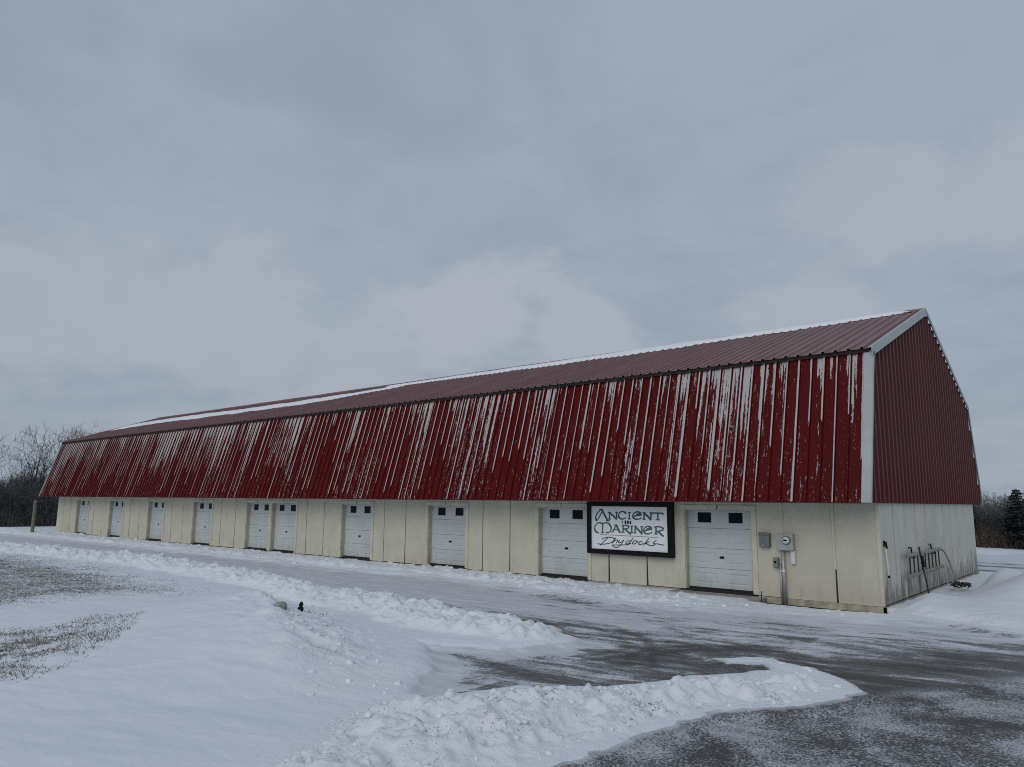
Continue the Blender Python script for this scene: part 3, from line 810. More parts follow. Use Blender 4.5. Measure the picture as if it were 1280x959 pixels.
# pale rake trim and corner trim: L shaped flashings
def flashing(name, a, b, nrm, face, ret, xo=GE + .05, t=.012, side=-1, mat=M_TRIM):
    """a, b in the gable plane; face = width hanging down the gable; ret = width lying on the roof"""
    a, b = Vector(a), Vector(b); n_ = Vector(nrm).normalized()
    mb = MB()
    mb.hexa([(xo, a.y, a.z) , (xo + t, a.y, a.z), (xo + t, b.y, b.z), (xo, b.y, b.z)] and
            [(xo, *(a - n_ * face)[1:]), (xo + t, *(a - n_ * face)[1:]), (xo + t, *(b - n_ * face)[1:]), (xo, *(b - n_ * face)[1:]),
             (xo, *(a + n_ * .05)[1:]), (xo + t, *(a + n_ * .05)[1:]), (xo + t, *(b + n_ * .05)[1:]), (xo, *(b + n_ * .05)[1:])])
    mb.hexa([(xo - ret, *(a + n_ * .04)[1:]), (xo - .001, *(a + n_ * .04)[1:]), (xo - .001, *(b + n_ * .04)[1:]), (xo - ret, *(b + n_ * .04)[1:]),
             (xo - ret, *(a + n_ * .052)[1:]), (xo - .001, *(a + n_ * .052)[1:]), (xo - .001, *(b + n_ * .052)[1:]), (xo - ret, *(b + n_ * .052)[1:])])
    return mb.build(name, mat, barn)
flashing('corner_trim', (0, -OV - .0, ZE - .012), (0, BY, ZB - .03), lo_n, .035, .20)
flashing('rake_trim', (0, BY - .2, ZB - .005), (0, YR - .002, ZR + .05), up_n, .17, .06)
bn = Vector((0, (ZR - ZBB), (BYB - YR))).normalized(); cn = Vector((0, ZBB - ZE, W + OV - BYB)).normalized()
flashing('rake_trim', (0, YR + .002, ZR + .05), (0, BYB + .1, ZBB + .01), bn, .08, .06)
flashing('corner_trim', (0, BYB, ZBB - .02), (0, W + OV, ZE - .012), cn, .05, .06)
flashing('corner_trim', (0, -OV - .01, ZE - .01), (0, BY, ZB - .03), lo_n, .03, .05, xo=-L - GE - .02)
MB().box(-L - GE, GE - .17, -OV - .012, -OV + .04, ZE - .022, ZE - .004).build('eave_trim', M_REDTRIM, barn)

# ------------------------------------------------------------------ snow left on the upper roof
def roof_snow(lowf, upf, x0, x1, label, nseg, thick=.06):
    xs = np.linspace(x0, x1, nseg); vs = []; fs = []
    for i, xx in enumerate(xs):
        a, b = lowf(xx), upf(xx)
        wob = (fbm(np.array([xx * 1.3]), np.array([1.0]), 4, 5)[0] - .5) * .55; wob2 = (fbm(np.array([xx * 1.1]), np.array([9.0]), 4, 8)[0] - .5) * .5
        tp = min(1, (i + .3) / 3, (nseg - 1 - i + .3) / 3); mid = (a + b) / 2; hw = max(.02, (b - a) / 2) * tp
        for k, t in enumerate((-1, -.8, 0, .8, 1)):
            yy = mid + t * hw + (wob if t < 0 else wob2 if t > 0 else 0) * min(1, hw * 1.5)
            yy = min(yy, YR - .0); h = (0.034 if abs(t) == 1 else .05 + thick * tp * (1 if t == 0 else .55))
            vs.append((xx, yy - up_d.normalized().z * h, ZB + .03 + (yy - BY) * up_d.z / up_d.y + up_d.normalized().y * h))
        if i:
            o = (i - 1) * 5
            fs += [(o + k, o + 5 + k, o + 6 + k, o + 1 + k) for k in range(4)]
    me = bpy.data.meshes.new('roof_snow'); me.from_pydata(vs, [], [f[::-1] for f in fs]); me.update(); me.materials.append(M_SNOW)
    me.polygons.foreach_set('use_smooth', [True] * len(me.polygons))
    return tag(obj('roof_snow', me), kind='stuff', label=label, cat='snow')
ip = lambda xs, ys: (lambda v: float(np.interp(v, xs, ys)))
roof_snow(ip([-52, -45, -34, -27, -23], [2.2, 3.0, 2.8, 3.1, 4.7]), ip([-52, -45, -34, -27, -23], [4.6, 4.9, 4.5, 4.9, 5.3]), -51.6, -22.6, 'broad white snow band lying on the far half of the upper roof', 150)
roof_snow(ip([-25, -18, -9.3, -6, -3, -.3], [5.3, 5.05, 4.95, 5.35, 5.55, 6.0]), ip([-25, -18, -9, -.3], [5.6, 6.0, 6.25, 6.25]), -24.6, -.25, 'thin white snow strip along the ridge of the near half', 170, .07)

# ------------------------------------------------------------------ sign
SX0, SX1, SZ0, SZ1 = -8.18, -5.32, .79, 2.325
sign = tag(empty('sign', ((SX0 + SX1) / 2, -.03, SZ0)), 'white business sign with green lettering in a thick black frame under the eave', 'sign')
sign_loc = Vector(sign.location)
def spart(nm, mb, mat, bevel=0):
    mb.v = [tuple(Vector(v) - sign_loc) for v in mb.v]; return mb.build(nm, mat, sign, bevel=bevel)
fr = MB(); fwid = .14; y0s, y1s = -.20, -.032
fr.box(SX0, SX1, y0s, y1s, SZ0, SZ0 + fwid); fr.box(SX0, SX1, y0s, y1s, SZ1 - fwid, SZ1)
fr.box(SX0, SX0 + fwid, y0s + .001, y1s, SZ0 + fwid, SZ1 - fwid); fr.box(SX1 - fwid, SX1, y0s + .001, y1s, SZ0 + fwid, SZ1 - fwid)
spart('frame', fr, M_BLACK)
BX0, BX1, BZ0, BZ1 = SX0 + fwid, SX1 - fwid, SZ0 + fwid, SZ1 - fwid
YB = -.15
spart('board', MB().box(BX0 - .01, BX1 + .01, YB, YB + .03, BZ0 - .01, BZ1 + .01), M_SIGNW)
# strokes are given on a 1280 x 935 drawing of the sign whose board has the corners Q
Q = [(125, 170), (1052, 190), (1072, 750), (133, 690)]
Tt = [(0, 1), (1, 1), (1, 0), (0, 0)]
A_, b_ = [], []
for (qx, qy), (u, v) in zip(Q, Tt):
    A_.append([qx, qy, 1, 0, 0, 0, -u * qx, -u * qy]); b_.append(u)
    A_.append([0, 0, 0, qx, qy, 1, -v * qx, -v * qy]); b_.append(v)
Hm = np.append(np.linalg.solve(np.array(A_, float), np.array(b_, float)), 1).reshape(3, 3)
def to_board(p):
    r = Hm @ np.array([p[0], p[1], 1.0]); return np.array([BX0 + (BX1 - BX0) * r[0] / r[2], BZ0 + (BZ1 - BZ0) * r[1] / r[2]])
def smooth_path(pts, n=8):
    P = [np.array(p, float) for p in pts]
    if len(P) < 3: return P
    out = []
    for i in range(len(P) - 1):
        p0, p1, p2, p3 = P[max(i - 1, 0)], P[i], P[i + 1], P[min(i + 2, len(P) - 1)]
        for k in range(n):
            t = k / n
            out.append(.5 * (2 * p1 + (p2 - p0) * t + (2 * p0 - 5 * p1 + 4 * p2 - p3) * t * t + (3 * p1 - p0 - 3 * p2 + p3) * t ** 3))
    return out + [P[-1]]
layer = [0]
def stroke(mb, pts, w, curve=True, nib=0.0):
    """ribbon of width w (drawing px); nib>0 thins the stroke along one pen angle"""
    P = smooth_path(pts) if curve else [np.array(p, float) for p in pts]
    P = [to_board(p) for p in P]; px = (BX1 - BX0) / 930.0
    layer[0] = (layer[0] + 1) % 12
    ya = YB - .004 - layer[0] * .0003; k = len(P); o = len(mb.v)
    for i in range(k):
        t = P[min(i + 1, k - 1)] - P[max(i - 1, 0)]; t = t / (np.hypot(*t) + 1e-9); n_ = np.array([-t[1], t[0]])
        ww = w * (1 - nib * abs(t[0] * .82 + t[1] * .57)) * px / 2
        e = t * w * px * .15 * (-1 if i == 0 else 1 if i == k - 1 else 0)
        for s in (1, -1):
            q = P[i] + n_ * ww * s + e; mb.v.append((q[0], ya, q[1]))
        for s in (1, -1):
            q = P[i] + n_ * ww * s + e; mb.v.append((q[0], YB - .0005, q[1]))
    for i in range(k - 1):
        a = o + i * 4; b = a + 4
        mb.f += [(a, a + 1, b + 1, b), (a + 2, a, b, b + 2), (a + 1, a + 3, b + 3, b + 1)]
    mb.f += [(o, o + 2, o + 3, o + 1), (o + (k - 1) * 4, o + (k - 1) * 4 + 1, o + (k - 1) * 4 + 3, o + (k - 1) * 4 + 2)]
st_ = lambda *p: p
word1 = [  # A N C I E N T
    [((245, 213), (200, 255), (180, 300), (182, 335), (192, 352)), ((192, 352), (225, 300), (255, 240))],
    [((250, 212), (288, 282), (325, 350)), ((222, 211), (268, 213)), ((308, 352), (350, 353))],
    [((347, 252), (347, 330)), ((347, 250), (390, 290), (434, 334)), ((433, 250), (433, 334)), ((333, 331), (362, 332)), ((330, 250), (352, 251)), ((418, 249), (447, 250))],
    [((543, 262), (520, 244), (488, 242), (460, 268), (457, 300), (478, 326), (512, 332), (545, 318)), ((543, 245), (543, 268))],
    [((588, 252), (588, 332)), ((572, 251), (606, 253)), ((571, 331), (606, 334))],
    [((728, 275), (712, 252), (676, 247), (640, 268), (632, 300), (650, 328), (690, 338), (735, 322)), ((640, 300), (680, 292), (735, 285)), ((665, 292), (690, 270), (728, 276))],
    [((768, 256), (768, 338)), ((766, 254), (808, 298), (852, 344)), ((852, 258), (852, 344)), ((752, 338), (784, 339)), ((748, 255), (772, 256)), ((836, 258), (868, 259))],
    [((870, 272), (885, 261), (935, 263), (985, 266), (1000, 278)), ((935, 264), (936, 344)), ((914, 345), (960, 347))],
]
word2 = [  # M A R I N E R
    [((262, 392), (235, 376), (205, 380), (175, 412), (168, 448), (182, 482), (214, 500)), ((265, 382), (265, 498)), ((248, 498), (282, 500)), ((266, 394), (300, 376), (340, 388), (366, 430), (366, 468), (345, 494), (308, 498))],
    [((386, 490), (408, 448), (432, 402)), ((430, 402), (452, 450), (474, 492)), ((406, 462), (458, 465)), ((402, 406), (434, 404)), ((374, 490), (398, 491)), ((460, 493), (490, 494))],
    [((514, 414), (514, 494)), ((500, 413), (548, 410), (580, 424), (574, 446), (520, 456)), ((540, 455), (572, 488), (608, 522)), ((498, 494), (532, 496))],
    [((620, 420), (620, 500)), ((604, 420), (637, 421)), ((604, 500), (638, 501))],
    [((661, 424), (661, 504)), ((658, 420), (702, 468), (746, 518)), ((743, 428), (743, 516)), ((646, 504), (677, 505)), ((726, 428), (760, 429))],
    [((858, 452), (842, 430), (806, 426), (774, 448), (766, 480), (784, 508), (822, 517), (866, 502)), ((774, 480), (812, 470), (864, 462)), ((798, 470), (822, 448), (858, 453))],
    [((915, 436), (915, 518)), ((892, 434), (948, 430), (996, 446), (996, 472), (920, 490)), ((942, 488), (972, 518), (1006, 548)), ((898, 518), (934, 520))],
]
word3 = [  # Drydocks
    [((330, 560), (285, 605), (235, 655)), ((258, 578), (318, 556), (385, 561), (410, 582), (372, 620), (300, 638), (240, 640), (206, 634))],
    [((425, 566), (404, 598), (385, 628)), ((398, 610), (430, 590), (450, 596), (434, 626))],
    [((474, 592), (458, 618), (486, 620), (524, 592)), ((526, 590), (490, 646), (446, 682), (404, 672), (386, 652), (440, 652), (590, 650))],
    [((606, 602), (570, 606), (550, 632), (578, 638), (612, 604)), ((640, 564), (612, 604), (588, 640)), ((588, 640), (612, 634))],
    [((664, 600), (634, 616), (638, 640), (672, 632), (688, 608), (664, 600)), ((686, 610), (706, 618))],
    [((748, 608), (720, 614), (706, 640), (734, 648), (764, 632))],
    [((828, 574), (796, 616), (764, 658)), ((834, 612), (790, 634), (806, 640), (834, 656))],
    [((920, 598), (884, 628), (908, 642), (880, 662), (834, 658)), ((884, 658), (926, 640), (965, 648), (1016, 658))],
]
for nm, words, w, mt, nib in (('word_lettering', word1, 22, M_TEAL, .45), ('word_lettering', word2, 22, M_GREEN, .45), ('script_lettering', word3, 13, M_DGREEN, .35)):
    mb = MB()
    for letter in words:
        for s in letter:
            serif = len(s) == 2 and abs(s[0][1] - s[1][1]) < 6
            stroke(mb, s, (w * .5 if serif else w), True, 0 if serif else nib)
    spart(nm, mb, mt)
mb = MB(); stroke(mb, [(235, 520), (945, 563)], 5, False); spart('rule_line', mb, M_PURP)
mb = MB()
digits = {'1': [((0, 1), (0, 0))], '8': [((.5, .52), (.12, .75), (.5, 1), (.88, .75), (.5, .52), (.05, .25), (.5, 0), (.95, .25), (.5, .52))],
          '6': [((.85, .95), (.3, .8), (.08, .35), (.3, .02), (.75, .05), (.9, .32), (.6, .52), (.15, .4))]}
for k, ch_ in enumerate('1886'):
    for s in digits[ch_]:
        stroke(mb, [(504 + k * 30 + u * 17, 388 - v * 34 + k * 1.2) for u, v in s], 9, True)
spart('year_lettering', mb, M_BLACK)

# ------------------------------------------------------------------ meter and boxes on the front wall
def on_wall(root, mb, nm, mat, bevel=0, smooth=False):
    l_ = Vector(root.location); mb.v = [tuple(Vector(v) - l_) for v in mb.v]; return mb.build(nm, mat, root, smooth, bevel)
mt_ = tag(empty('electric_meter', (-2.2, -.03, -.2)), 'grey electric meter box with round glass dial and conduit running to the ground', 'electric meter')
on_wall(mt_, MB().box(-2.40, -1.99, -.17, -.024, 1.15, 1.57), 'meter_box', M_BOXG, .012)
on_wall(mt_, MB().tube([(-2.14, -.165, 1.40), (-2.14, -.20, 1.40)], .105, 20), 'dial_ring', M_BOXD)
on_wall(mt_, MB().tube([(-2.14, -.19, 1.40), (-2.14, -.25, 1.40), (-2.14, -.275, 1.40)], [.088, .084, .055], 20), 'dial_glass', M_WHITEP, 0, True)
on_wall(mt_, MB().box(-2.19, -2.09, -.279, -.274, 1.385, 1.425), 'dial_plate', M_BLACK)
on_wall(mt_, MB().tube([(-2.28, -.09, 1.15), (-2.27, -.10, .55), (-2.25, -.11, -.22)], .042, 12), 'conduit', M_GALV, 0, True)
on_wall(mt_, MB().tube([(-2.36, -.07, .8), (-2.355, -.075, .3), (-2.35, -.08, -.22)], .030, 10), 'conduit', M_GALV, 0, True)
on_wall(mt_, MB().box(-2.31, -2.225, -.155, -.06, .62, .66), 'conduit_strap', M_WHITEP)
on_wall(mt_, MB().box(-2.09, -1.98, -.10, -.024, .82, 1.14), 'cable_cover', M_WHITEP, .015)
b1 = tag(empty('disconnect_box', (-2.73, -.03, 1.2)), 'small slate grey disconnect box between garage door and meter', 'electrical box')
on_wall(b1, MB().box(-2.86, -2.60, -.15, -.004, 1.21, 1.56), 'housing', M_BOXD, .01)
on_wall(b1, MB().box(-2.875, -2.585, -.165, -.12, 1.50, 1.575), 'hinged_lid', M_BOXD, .01)
on_wall(b1, MB().box(-2.74, -2.72, -.175, -.151, 1.24, 1.29), 'hasp', M_GALV)
b2 = tag(empty('outlet_box', (-2.45, -.03, .7)), 'smallest green grey outlet box low beside the conduit', 'electrical box')
on_wall(b2, MB().box(-2.53, -2.40, -.12, -.004, .71, .96), 'housing', M_BOXM, .01)
on_wall(b2, MB().box(-2.522, -2.408, -.14, -.121, .72, .95), 'cover', M_BOXM, .006)
on_wall(b2, MB().tube([(-2.465, -.141, .85), (-2.465, -.155, .85)], .03, 12), 'outlet', M_BLACK)
rod = MB().tube([(-2.66, -.62, -.25), (-2.665, -.615, .16)], .012, 6).build('ground_rod', M_RUST)
tag(rod, 'short dark rod standing in soil at the foot of the wall', 'rod')
ap = MB().box(-5.3, -2.75, -.55, -.052, -.30, -.05).build('door_apron', M_CONC, None, bevel=.02)
tag(ap, 'grey concrete apron slab before the garage door nearest the corner', 'slab')
ap = MB().box(-16.6, -13.2, -.95, -.052, -.30, -.045).build('door_apron', M_CONC, None, bevel=.02)
tag(ap, 'grey concrete apron slab showing before the third garage door', 'slab')

# ------------------------------------------------------------------ things on and by the gable end
lad = tag(empty('ladder', (.1, 3.9, .5)), 'short grey metal ladder hung sideways on the weathered end wall', 'ladder')
def lp(mb, nm, mat, root=lad): return on_wall(root, mb, nm, mat)
lp(MB().tube([(.13, 1.75, 1.04), (.13, 5.75, 1.05)], .05, 10), 'rail', M_ALU)
lp(MB().tube([(.13, 1.85, .54), (.13, 6.0, .55)], .05, 10), 'rail', M_ALU)
for k in range(9):
    yy = 2.1 + k * .43; lp(MB().tube([(.13, yy, 1.04), (.13, yy, .54)], .017, 8), 'rung', M_RUST)
for yy in (2.62, 4.95):
    h = tag(MB().tube([(.002, yy, 1.20), (.06, yy, 1.22), (.07, yy, 1.10), (.07, yy, .95), (.13, yy, .95), (.14, yy, 1.07)], .02, 8).build('wall_hook', M_BLACK),
            'black hook holding the near end of the ladder' if yy < 3 else 'black hook holding the far end of the ladder', 'hook', 'ladder hooks')
hose = MB().tube([(.11, 5.55, 1.06), (.16, 5.85, 1.04), (.24, 5.95, .90), (.36, 5.9, .55), (.50, 5.85, .20), (.62, 5.75, .0)], .022, 8).build('bent_pipe', M_ALU, None, True)
tag(hose, 'bent grey pipe curving from the ladder end down to the snow', 'pipe')
hz = MB(); pts = []
for k in range(46):
    a = k * .5; r = .22 + .10 * math.sin(k * 1.7)
    pts.append((.62 + r * math.cos(a) * .8, 5.5 + r * math.sin(a) * 1.6, .02 + .10 * abs(math.sin(k * .9)) + .03 * random.random()))
hz.tube(pts, .016, 6)
tag(hz.build('rope_tangle', M_RUST, None, True), 'tangle of dark rope in the snow below the ladder end', 'rope')
wr = tag(empty('hanging_rod', (.03, .3, .6)), 'thin white rod hanging on the end wall near the corner', 'rod')
on_wall(wr, MB().tube([(.04, .24, 1.28), (.045, .37, .64)], .022, 8), 'shaft', M_WHITEP)
on_wall(wr, MB().tube([(.045, .365, .66), (.045, .378, .60)], .026, 8), 'end_cap', M_BLACK)
wk = MB().tube([(.002, .30, 1.42), (.05, .27, 1.42), (.06, .25, 1.34), (.05, .33, 1.30)], .026, 8); wk.box(.004, .02, .22, .36, 1.33, 1.46)
tag(wk.build('rod_bracket', M_BLACK), 'black bracket above the white hanging rod', 'bracket')
zs_ = ground_z(.66, 1.5)
stk = tag(empty('steel_stake', (.66, 1.5, zs_)), 'dark steel stake standing upright in snow before the ladder', 'stake')
on_wall(stk, MB().beam((.66, 1.5, zs_ - .15), (.50, 1.42, zs_ + 1.2), .045, .03, (1, 0, 0)), 'shaft', M_RUST)
on_wall(stk, MB().beam((.575, 1.455, zs_ + .72), (.545, 1.44, zs_ + .98), .10, .06, (1, 0, 0)), 'clamp', M_BLACK)
on_wall(stk, MB().beam((.54, 1.37, zs_ + .82), (.56, 1.52, zs_ + .76), .03, .03), 'lug', M_BLACK)

# ------------------------------------------------------------------ post, stone, dark clod
zp = ground_z(-50.6, -1.9)
pst = MB().tube([(-50.6, -1.9, zp - .2), (-50.6, -1.9, zp + .8), (-50.58, -1.9, zp + 2.02), (-50.58, -1.9, zp + 2.06)], [.105, .10, .095, .07], 10).build('wooden_post', M_POST)
tag(pst, 'weathered wooden post standing in snow past the far end', 'post')
def rock(loc, s, seed, mat, nm):
    r_ = np.random.default_rng(seed); vs, fs = [], []
    nu, nv = 12, 7
    for j in range(nv):
        th = math.pi * (j + .5) / nv
        for i in range(nu):
            ph = 2 * math.pi * i / nu; q = 1 + .28 * (r_.random() - .5) + .16 * math.sin(2 * ph + seed) * math.sin(th)
            vs.append((loc[0] + s[0] * q * math.sin(th) * math.cos(ph), loc[1] + s[1] * q * math.sin(th) * math.sin(ph), loc[2] + s[2] * q * math.cos(th)))
    for j in range(nv - 1):
        for i in range(nu): fs.append((j * nu + i, (j + 1) * nu + i, (j + 1) * nu + (i + 1) % nu, j * nu + (i + 1) % nu))
    fs.append(tuple(range(nu))); fs.append(tuple((nv - 1) * nu + i for i in reversed(range(nu))))
    mb = MB(); mb.v, mb.f = vs, fs; return mb.build(nm, mat, None, True)
zg = ground_z(-6.95, -11.45)
tag(rock((-6.95, -11.45, zg + .02), (.15, .11, .08), 4, M_STONE, 'stone'), 'pale grey stone half sunk in the ploughed snow mound', 'stone')
zg = ground_z(-8.1, -10.25)
mb = MB(); mb.tube([(-8.1, -10.25, zg - .05), (-8.1, -10.25, zg + .03), (-8.095, -10.25, zg + .08), (-8.09, -10.255, zg + .11), (-8.08, -10.25, zg + .15), (-8.075, -10.25, zg + .20)], [.05, .06, .06, .03, .045, .02], 9)
tag(mb.build('broken_stub', M_BLACK, None, True), 'small black stub poking out of the snow mound', 'stub')

# ------------------------------------------------------------------ lumps thrown up by the plough
def lumps(poly_sd, n, smin, smax, seed, nm, label, region, dmin=0.0):
    r_ = np.random.default_rng(seed); base = []
    t = (1 + 5 ** .5) / 2
    ico = np.array([(-1, t, 0), (1, t, 0), (-1, -t, 0), (1, -t, 0), (0, -1, t), (0, 1, t), (0, -1, -t), (0, 1, -t), (t, 0, -1), (t, 0, 1), (-t, 0, -1), (-t, 0, 1)]) / math.sqrt(1 + t * t)
    icf = np.array([(0, 11, 5), (0, 5, 1), (0, 1, 7), (0, 7, 10), (0, 10, 11), (1, 5, 9), (5, 11, 4), (11, 10, 2), (10, 7, 6), (7, 1, 8), (3, 9, 4), (3, 4, 2), (3, 2, 6), (3, 6, 8), (3, 8, 9), (4, 9, 5), (2, 4, 11), (6, 2, 10), (8, 6, 7), (9, 8, 1)])
    # one round of subdivision for rounder lumps
    vl = [tuple(v) for v in ico]; cache = {}; f2 = []
    def mid(a, b):
        k = (min(a, b), max(a, b))
        if k not in cache:
            q = np.array(vl[a]) + np.array(vl[b]); q /= np.linalg.norm(q); vl.append(tuple(q)); cache[k] = len(vl) - 1
        return cache[k]
    for a, b, c in icf:
        ab, bc, ca = mid(a, b), mid(b, c), mid(c, a); f2 += [(a, ab, ca), (b, bc, ab), (c, ca, bc), (ab, bc, ca)]
    ico = np.array(vl); icf = np.array(f2)
    VS, FS, cnt, tries = [], [], 0, 0
    x0, x1, y0, y1 = region
    while cnt < n and tries < n * 60:
        tries += 1
        x_, y_ = r_.uniform(x0, x1), r_.uniform(y0, y1)
        i = min(np.searchsorted(gx, x_), nx - 1); j = min(np.searchsorted(gy, y_), ny - 1)
        if poly_sd[j, i] < dmin: continue
        s = smin + (smax - smin) * r_.random() ** 4
        sc = np.array([s * r_.uniform(.8, 1.4), s * r_.uniform(.8, 1.4), s * r_.uniform(.5, .9)])
        a = r_.uniform(0, 6.28); v = ico * (1 + .5 * (r_.random((len(ico), 1)) - .5)) * sc
        v = np.stack([v[:, 0] * math.cos(a) - v[:, 1] * math.sin(a), v[:, 0] * math.sin(a) + v[:, 1] * math.cos(a), v[:, 2]], -1)
        VS.append(v + np.array([x_, y_, ground_z(x_, y_) + sc[2] * .05])); FS.append(icf + cnt * len(ico)); cnt += 1
    me = np_mesh(nm, np.concatenate(VS), np.concatenate(FS), M_SNOWL, False)
    return tag(obj(nm, me), label, 'snow', None, 'stuff')
lumps(dfg, 450, .008, .05, 1, 'snow_lumps', 'broken snow lumps on the foreground plough bank', (-3.2, 2, -16.5, -7), .08)
lumps(dlb, 350, .012, .075, 2, 'snow_lumps', 'broken snow lumps on the bank along the lawn', (-38, -3, -10, -5), .05)
lumps(dbb, 350, .012, .07, 3, 'snow_lumps', 'broken snow lumps on the bank along the building', (-44, 0, -3.5, -.3), .05)
lumps(sstep(1.2, .2, md2) - .4, 200, .01, .05, 4, 'snow_lumps', 'broken snow lumps on the face of the lawn mound', (-10, -2.5, -13.5, -9), 0)

# ------------------------------------------------------------------ dry grass
def grass(sd_arr, n, region, hmin, hmax, seed, label, power):
    r_ = np.random.default_rng(seed)
    x_ = r_.uniform(region[0], region[1], n * 3); y_ = r_.uniform(region[2], region[3], n * 3)
    ii = np.clip(np.searchsorted(gx, x_), 1, nx - 1); jj = np.clip(np.searchsorted(gy, y_), 1, ny - 1)
    s = sd_arr[jj, ii]; tuft = fbm(x_ * 2.2, y_ * 2.2, 3, seed)
    keep = (s > -.15) & (r_.random(len(x_)) < np.clip(s * power + .15, 0, 1)) & (tuft + r_.random(len(x_)) * .5 > .60)
    x_, y_, ii, jj = x_[keep][:n], y_[keep][:n], ii[keep][:n], jj[keep][:n]
    z_ = Z[jj, ii] - .01; k = len(x_)
    h = r_.uniform(hmin, hmax, k) * (.6 + .8 * tuft[keep][:n]); a = r_.uniform(0, 6.28, k); w = r_.uniform(.002, .0045, k); ln = r_.uniform(.2, 1.3, k) * h; la = r_.uniform(0, 6.28, k)
    bx, by = np.cos(a) * w, np.sin(a) * w; lx, ly = np.cos(la) * ln, np.sin(la) * ln
    P = np.stack([np.stack([x_ - bx, y_ - by, z_], -1), np.stack([x_ + bx, y_ + by, z_], -1),
                  np.stack([x_ + bx * .7 + lx * .4, y_ + by * .7 + ly * .4, z_ + h * .65], -1), np.stack([x_ + lx, y_ + ly, z_ + h], -1)], 1).reshape(-1, 3)
    me = np_mesh('dry_grass', P, np.arange(4 * k).reshape(k, 4), M_GRASS)
    tag(obj('dry_grass', me), label, 'grass', None, 'stuff')
grass(dg2, 32000, (-11.6, -6, -17.5, -12.5), .012, .045, 5, 'near patch of dry grass showing through thin snow', .32)
grass(dg1, 60000, (-36, -13, -17, -7.5), .012, .05, 6, 'far patch of dark dry grass beside the ploughed lane', .4)
tuft_sd = .5 - np.hypot((X + 8.2) / 1.4, (Y + 9.9) / .5)
grass(tuft_sd, 260, (-9.8, -6.4, -10.6, -9.3), .05, .13, 7, 'sparse dry grass stalks behind the black stub', 1.0)

# ------------------------------------------------------------------ bare trees
def grow(r_, base, height, spread, levels=5, trunk_r=.16, split=(2, 4), lean=0.0):
    """segments (p0,p1,r0,r1,level)"""
    segs = []
    def branch(p, d, length, rad, lv):
        n = 4 if lv < 2 else 3; q = p.copy(); dd = d.copy(); r0 = rad
        nodes = []
        for i in range(n):
            wob = .10 + .07 * lv
            dd = (dd + Vector(r_.normal(0, wob, 3)) + Vector((0, 0, .06 if lv else .02))).normalized()
            q2 = q + dd * (length / n); r1 = rad * (1 - (.62 if lv else .55) * (i + 1) / n)
            segs.append((q.copy(), q2.copy(), r0, r1, lv)); nodes.append((q2.copy(), dd.copy(), r1)); q, r0 = q2, r1
        if lv >= levels: return
        k = r_.integers(*split) + (2 if lv == 0 else 0)
        for i in range(k):
            t = r_.uniform(.3 if lv == 0 else .15, 1.0); nd = nodes[min(n - 1, int(t * n))]
            side = Vector(r_.normal(0, 1, 3)); side = (side - nd[1] * side.dot(nd[1])).normalized()
            ang = r_.uniform(.35, .85) * spread
            nd2 = (nd[1] * math.cos(ang) + side * math.sin(ang)); nd2.z += .15; nd2.normalize()
            branch(nd[0], nd2, length * r_.uniform(.5, .78), nd[2] * r_.uniform(.55, .8), lv + 1)
        branch(nodes[-1][0], nodes[-1][1], length * .62, nodes[-1][2] * .95, lv + 1)
    branch(Vector(base), Vector((lean, 0, 1)).normalized(), height * .42, trunk_r, 0)
    return segs
def seg_mesh(name, segs, mat, minr=.008):
    if not segs: return None
    P0 = np.array([s[0] for s in segs]); P1 = np.array([s[1] for s in segs])
    R0 = np.maximum(np.array([s[2] for s in segs]), minr); R1 = np.maximum(np.array([s[3] for s in segs]), minr * .8)
    T = P1 - P0; T /= np.linalg.norm(T, axis=1, keepdims=True) + 1e-9
    ref = np.where(np.abs(T[:, 2:3]) < .9, np.array([[0, 0, 1.]]), np.array([[1., 0, 0]]))
    A = np.cross(T, ref); A /= np.linalg.norm(A, axis=1, keepdims=True); Bv = np.cross(T, A)
    n = 4; ring = []
    for (P, Rr) in ((P0, R0), (P1, R1)):
        for j in range(n):
            an = 2 * math.pi * j / n; ring.append(P + (A * math.cos(an) + Bv * math.sin(an)) * Rr[:, None])
    Vv = np.stack(ring, 1).reshape(-1, 3); o = (np.arange(len(segs)) * 2 * n)[:, None]
    Fq = np.concatenate([o + np.array([[j, (j + 1) % n, n + (j + 1) % n, n + j]]) for j in range(n)])
    return np_mesh(name, Vv, Fq, mat)
def bare_tree(x_, y_, h, seed, label, group, spread=1.0, tr=.15, mat=M_TWIG, lean=0.0, levels=4):
    r_ = np.random.default_rng(seed); zb = ground_z(x_, y_)
    root = tag(empty('bare_tree', (x_, y_, zb)), label, 'tree', group)
    sg = grow(r_, (0, 0, -.1), h, spread, levels, tr, (2, 4), lean)
    top = max(s[1].z for s in sg); k = h / top
    sg = [(s[0] * k, s[1] * k, s[2], s[3], s[4]) for s in sg]
    for nm, q, mt in (('trunk', [s for s in sg if s[4] <= 1], M_BARK), ('crown', [s for s in sg if s[4] > 1], mat)):
        obj(nm, seg_mesh(nm, q, mt, .009), root)
    return root
GL = 'bare trees past the far end of the building'
bare_tree(-71.0, 3.5, 9.0, 21, 'tall bare tree with a forked crown, left of the building', GL, 1.0, .17)
bare_tree(-69.6, 4.5, 9.2, 22, 'bare tree nearest the far roof corner on its left', GL, .9, .16)
bare_tree(-68.4, 6.3, 9.4, 23, 'bare tree whose top shows just over the far roof edge', GL, .9, .15)
bare_tree(-74.0, 1.2, 8.3, 24, 'thin bare tree at the left edge of the picture', GL, .9, .13)
bare_tree(-78.0, 5.5, 8.8, 25, 'distant bare tree between the two tallest on the left', GL, .8, .13, M_TWIGG)
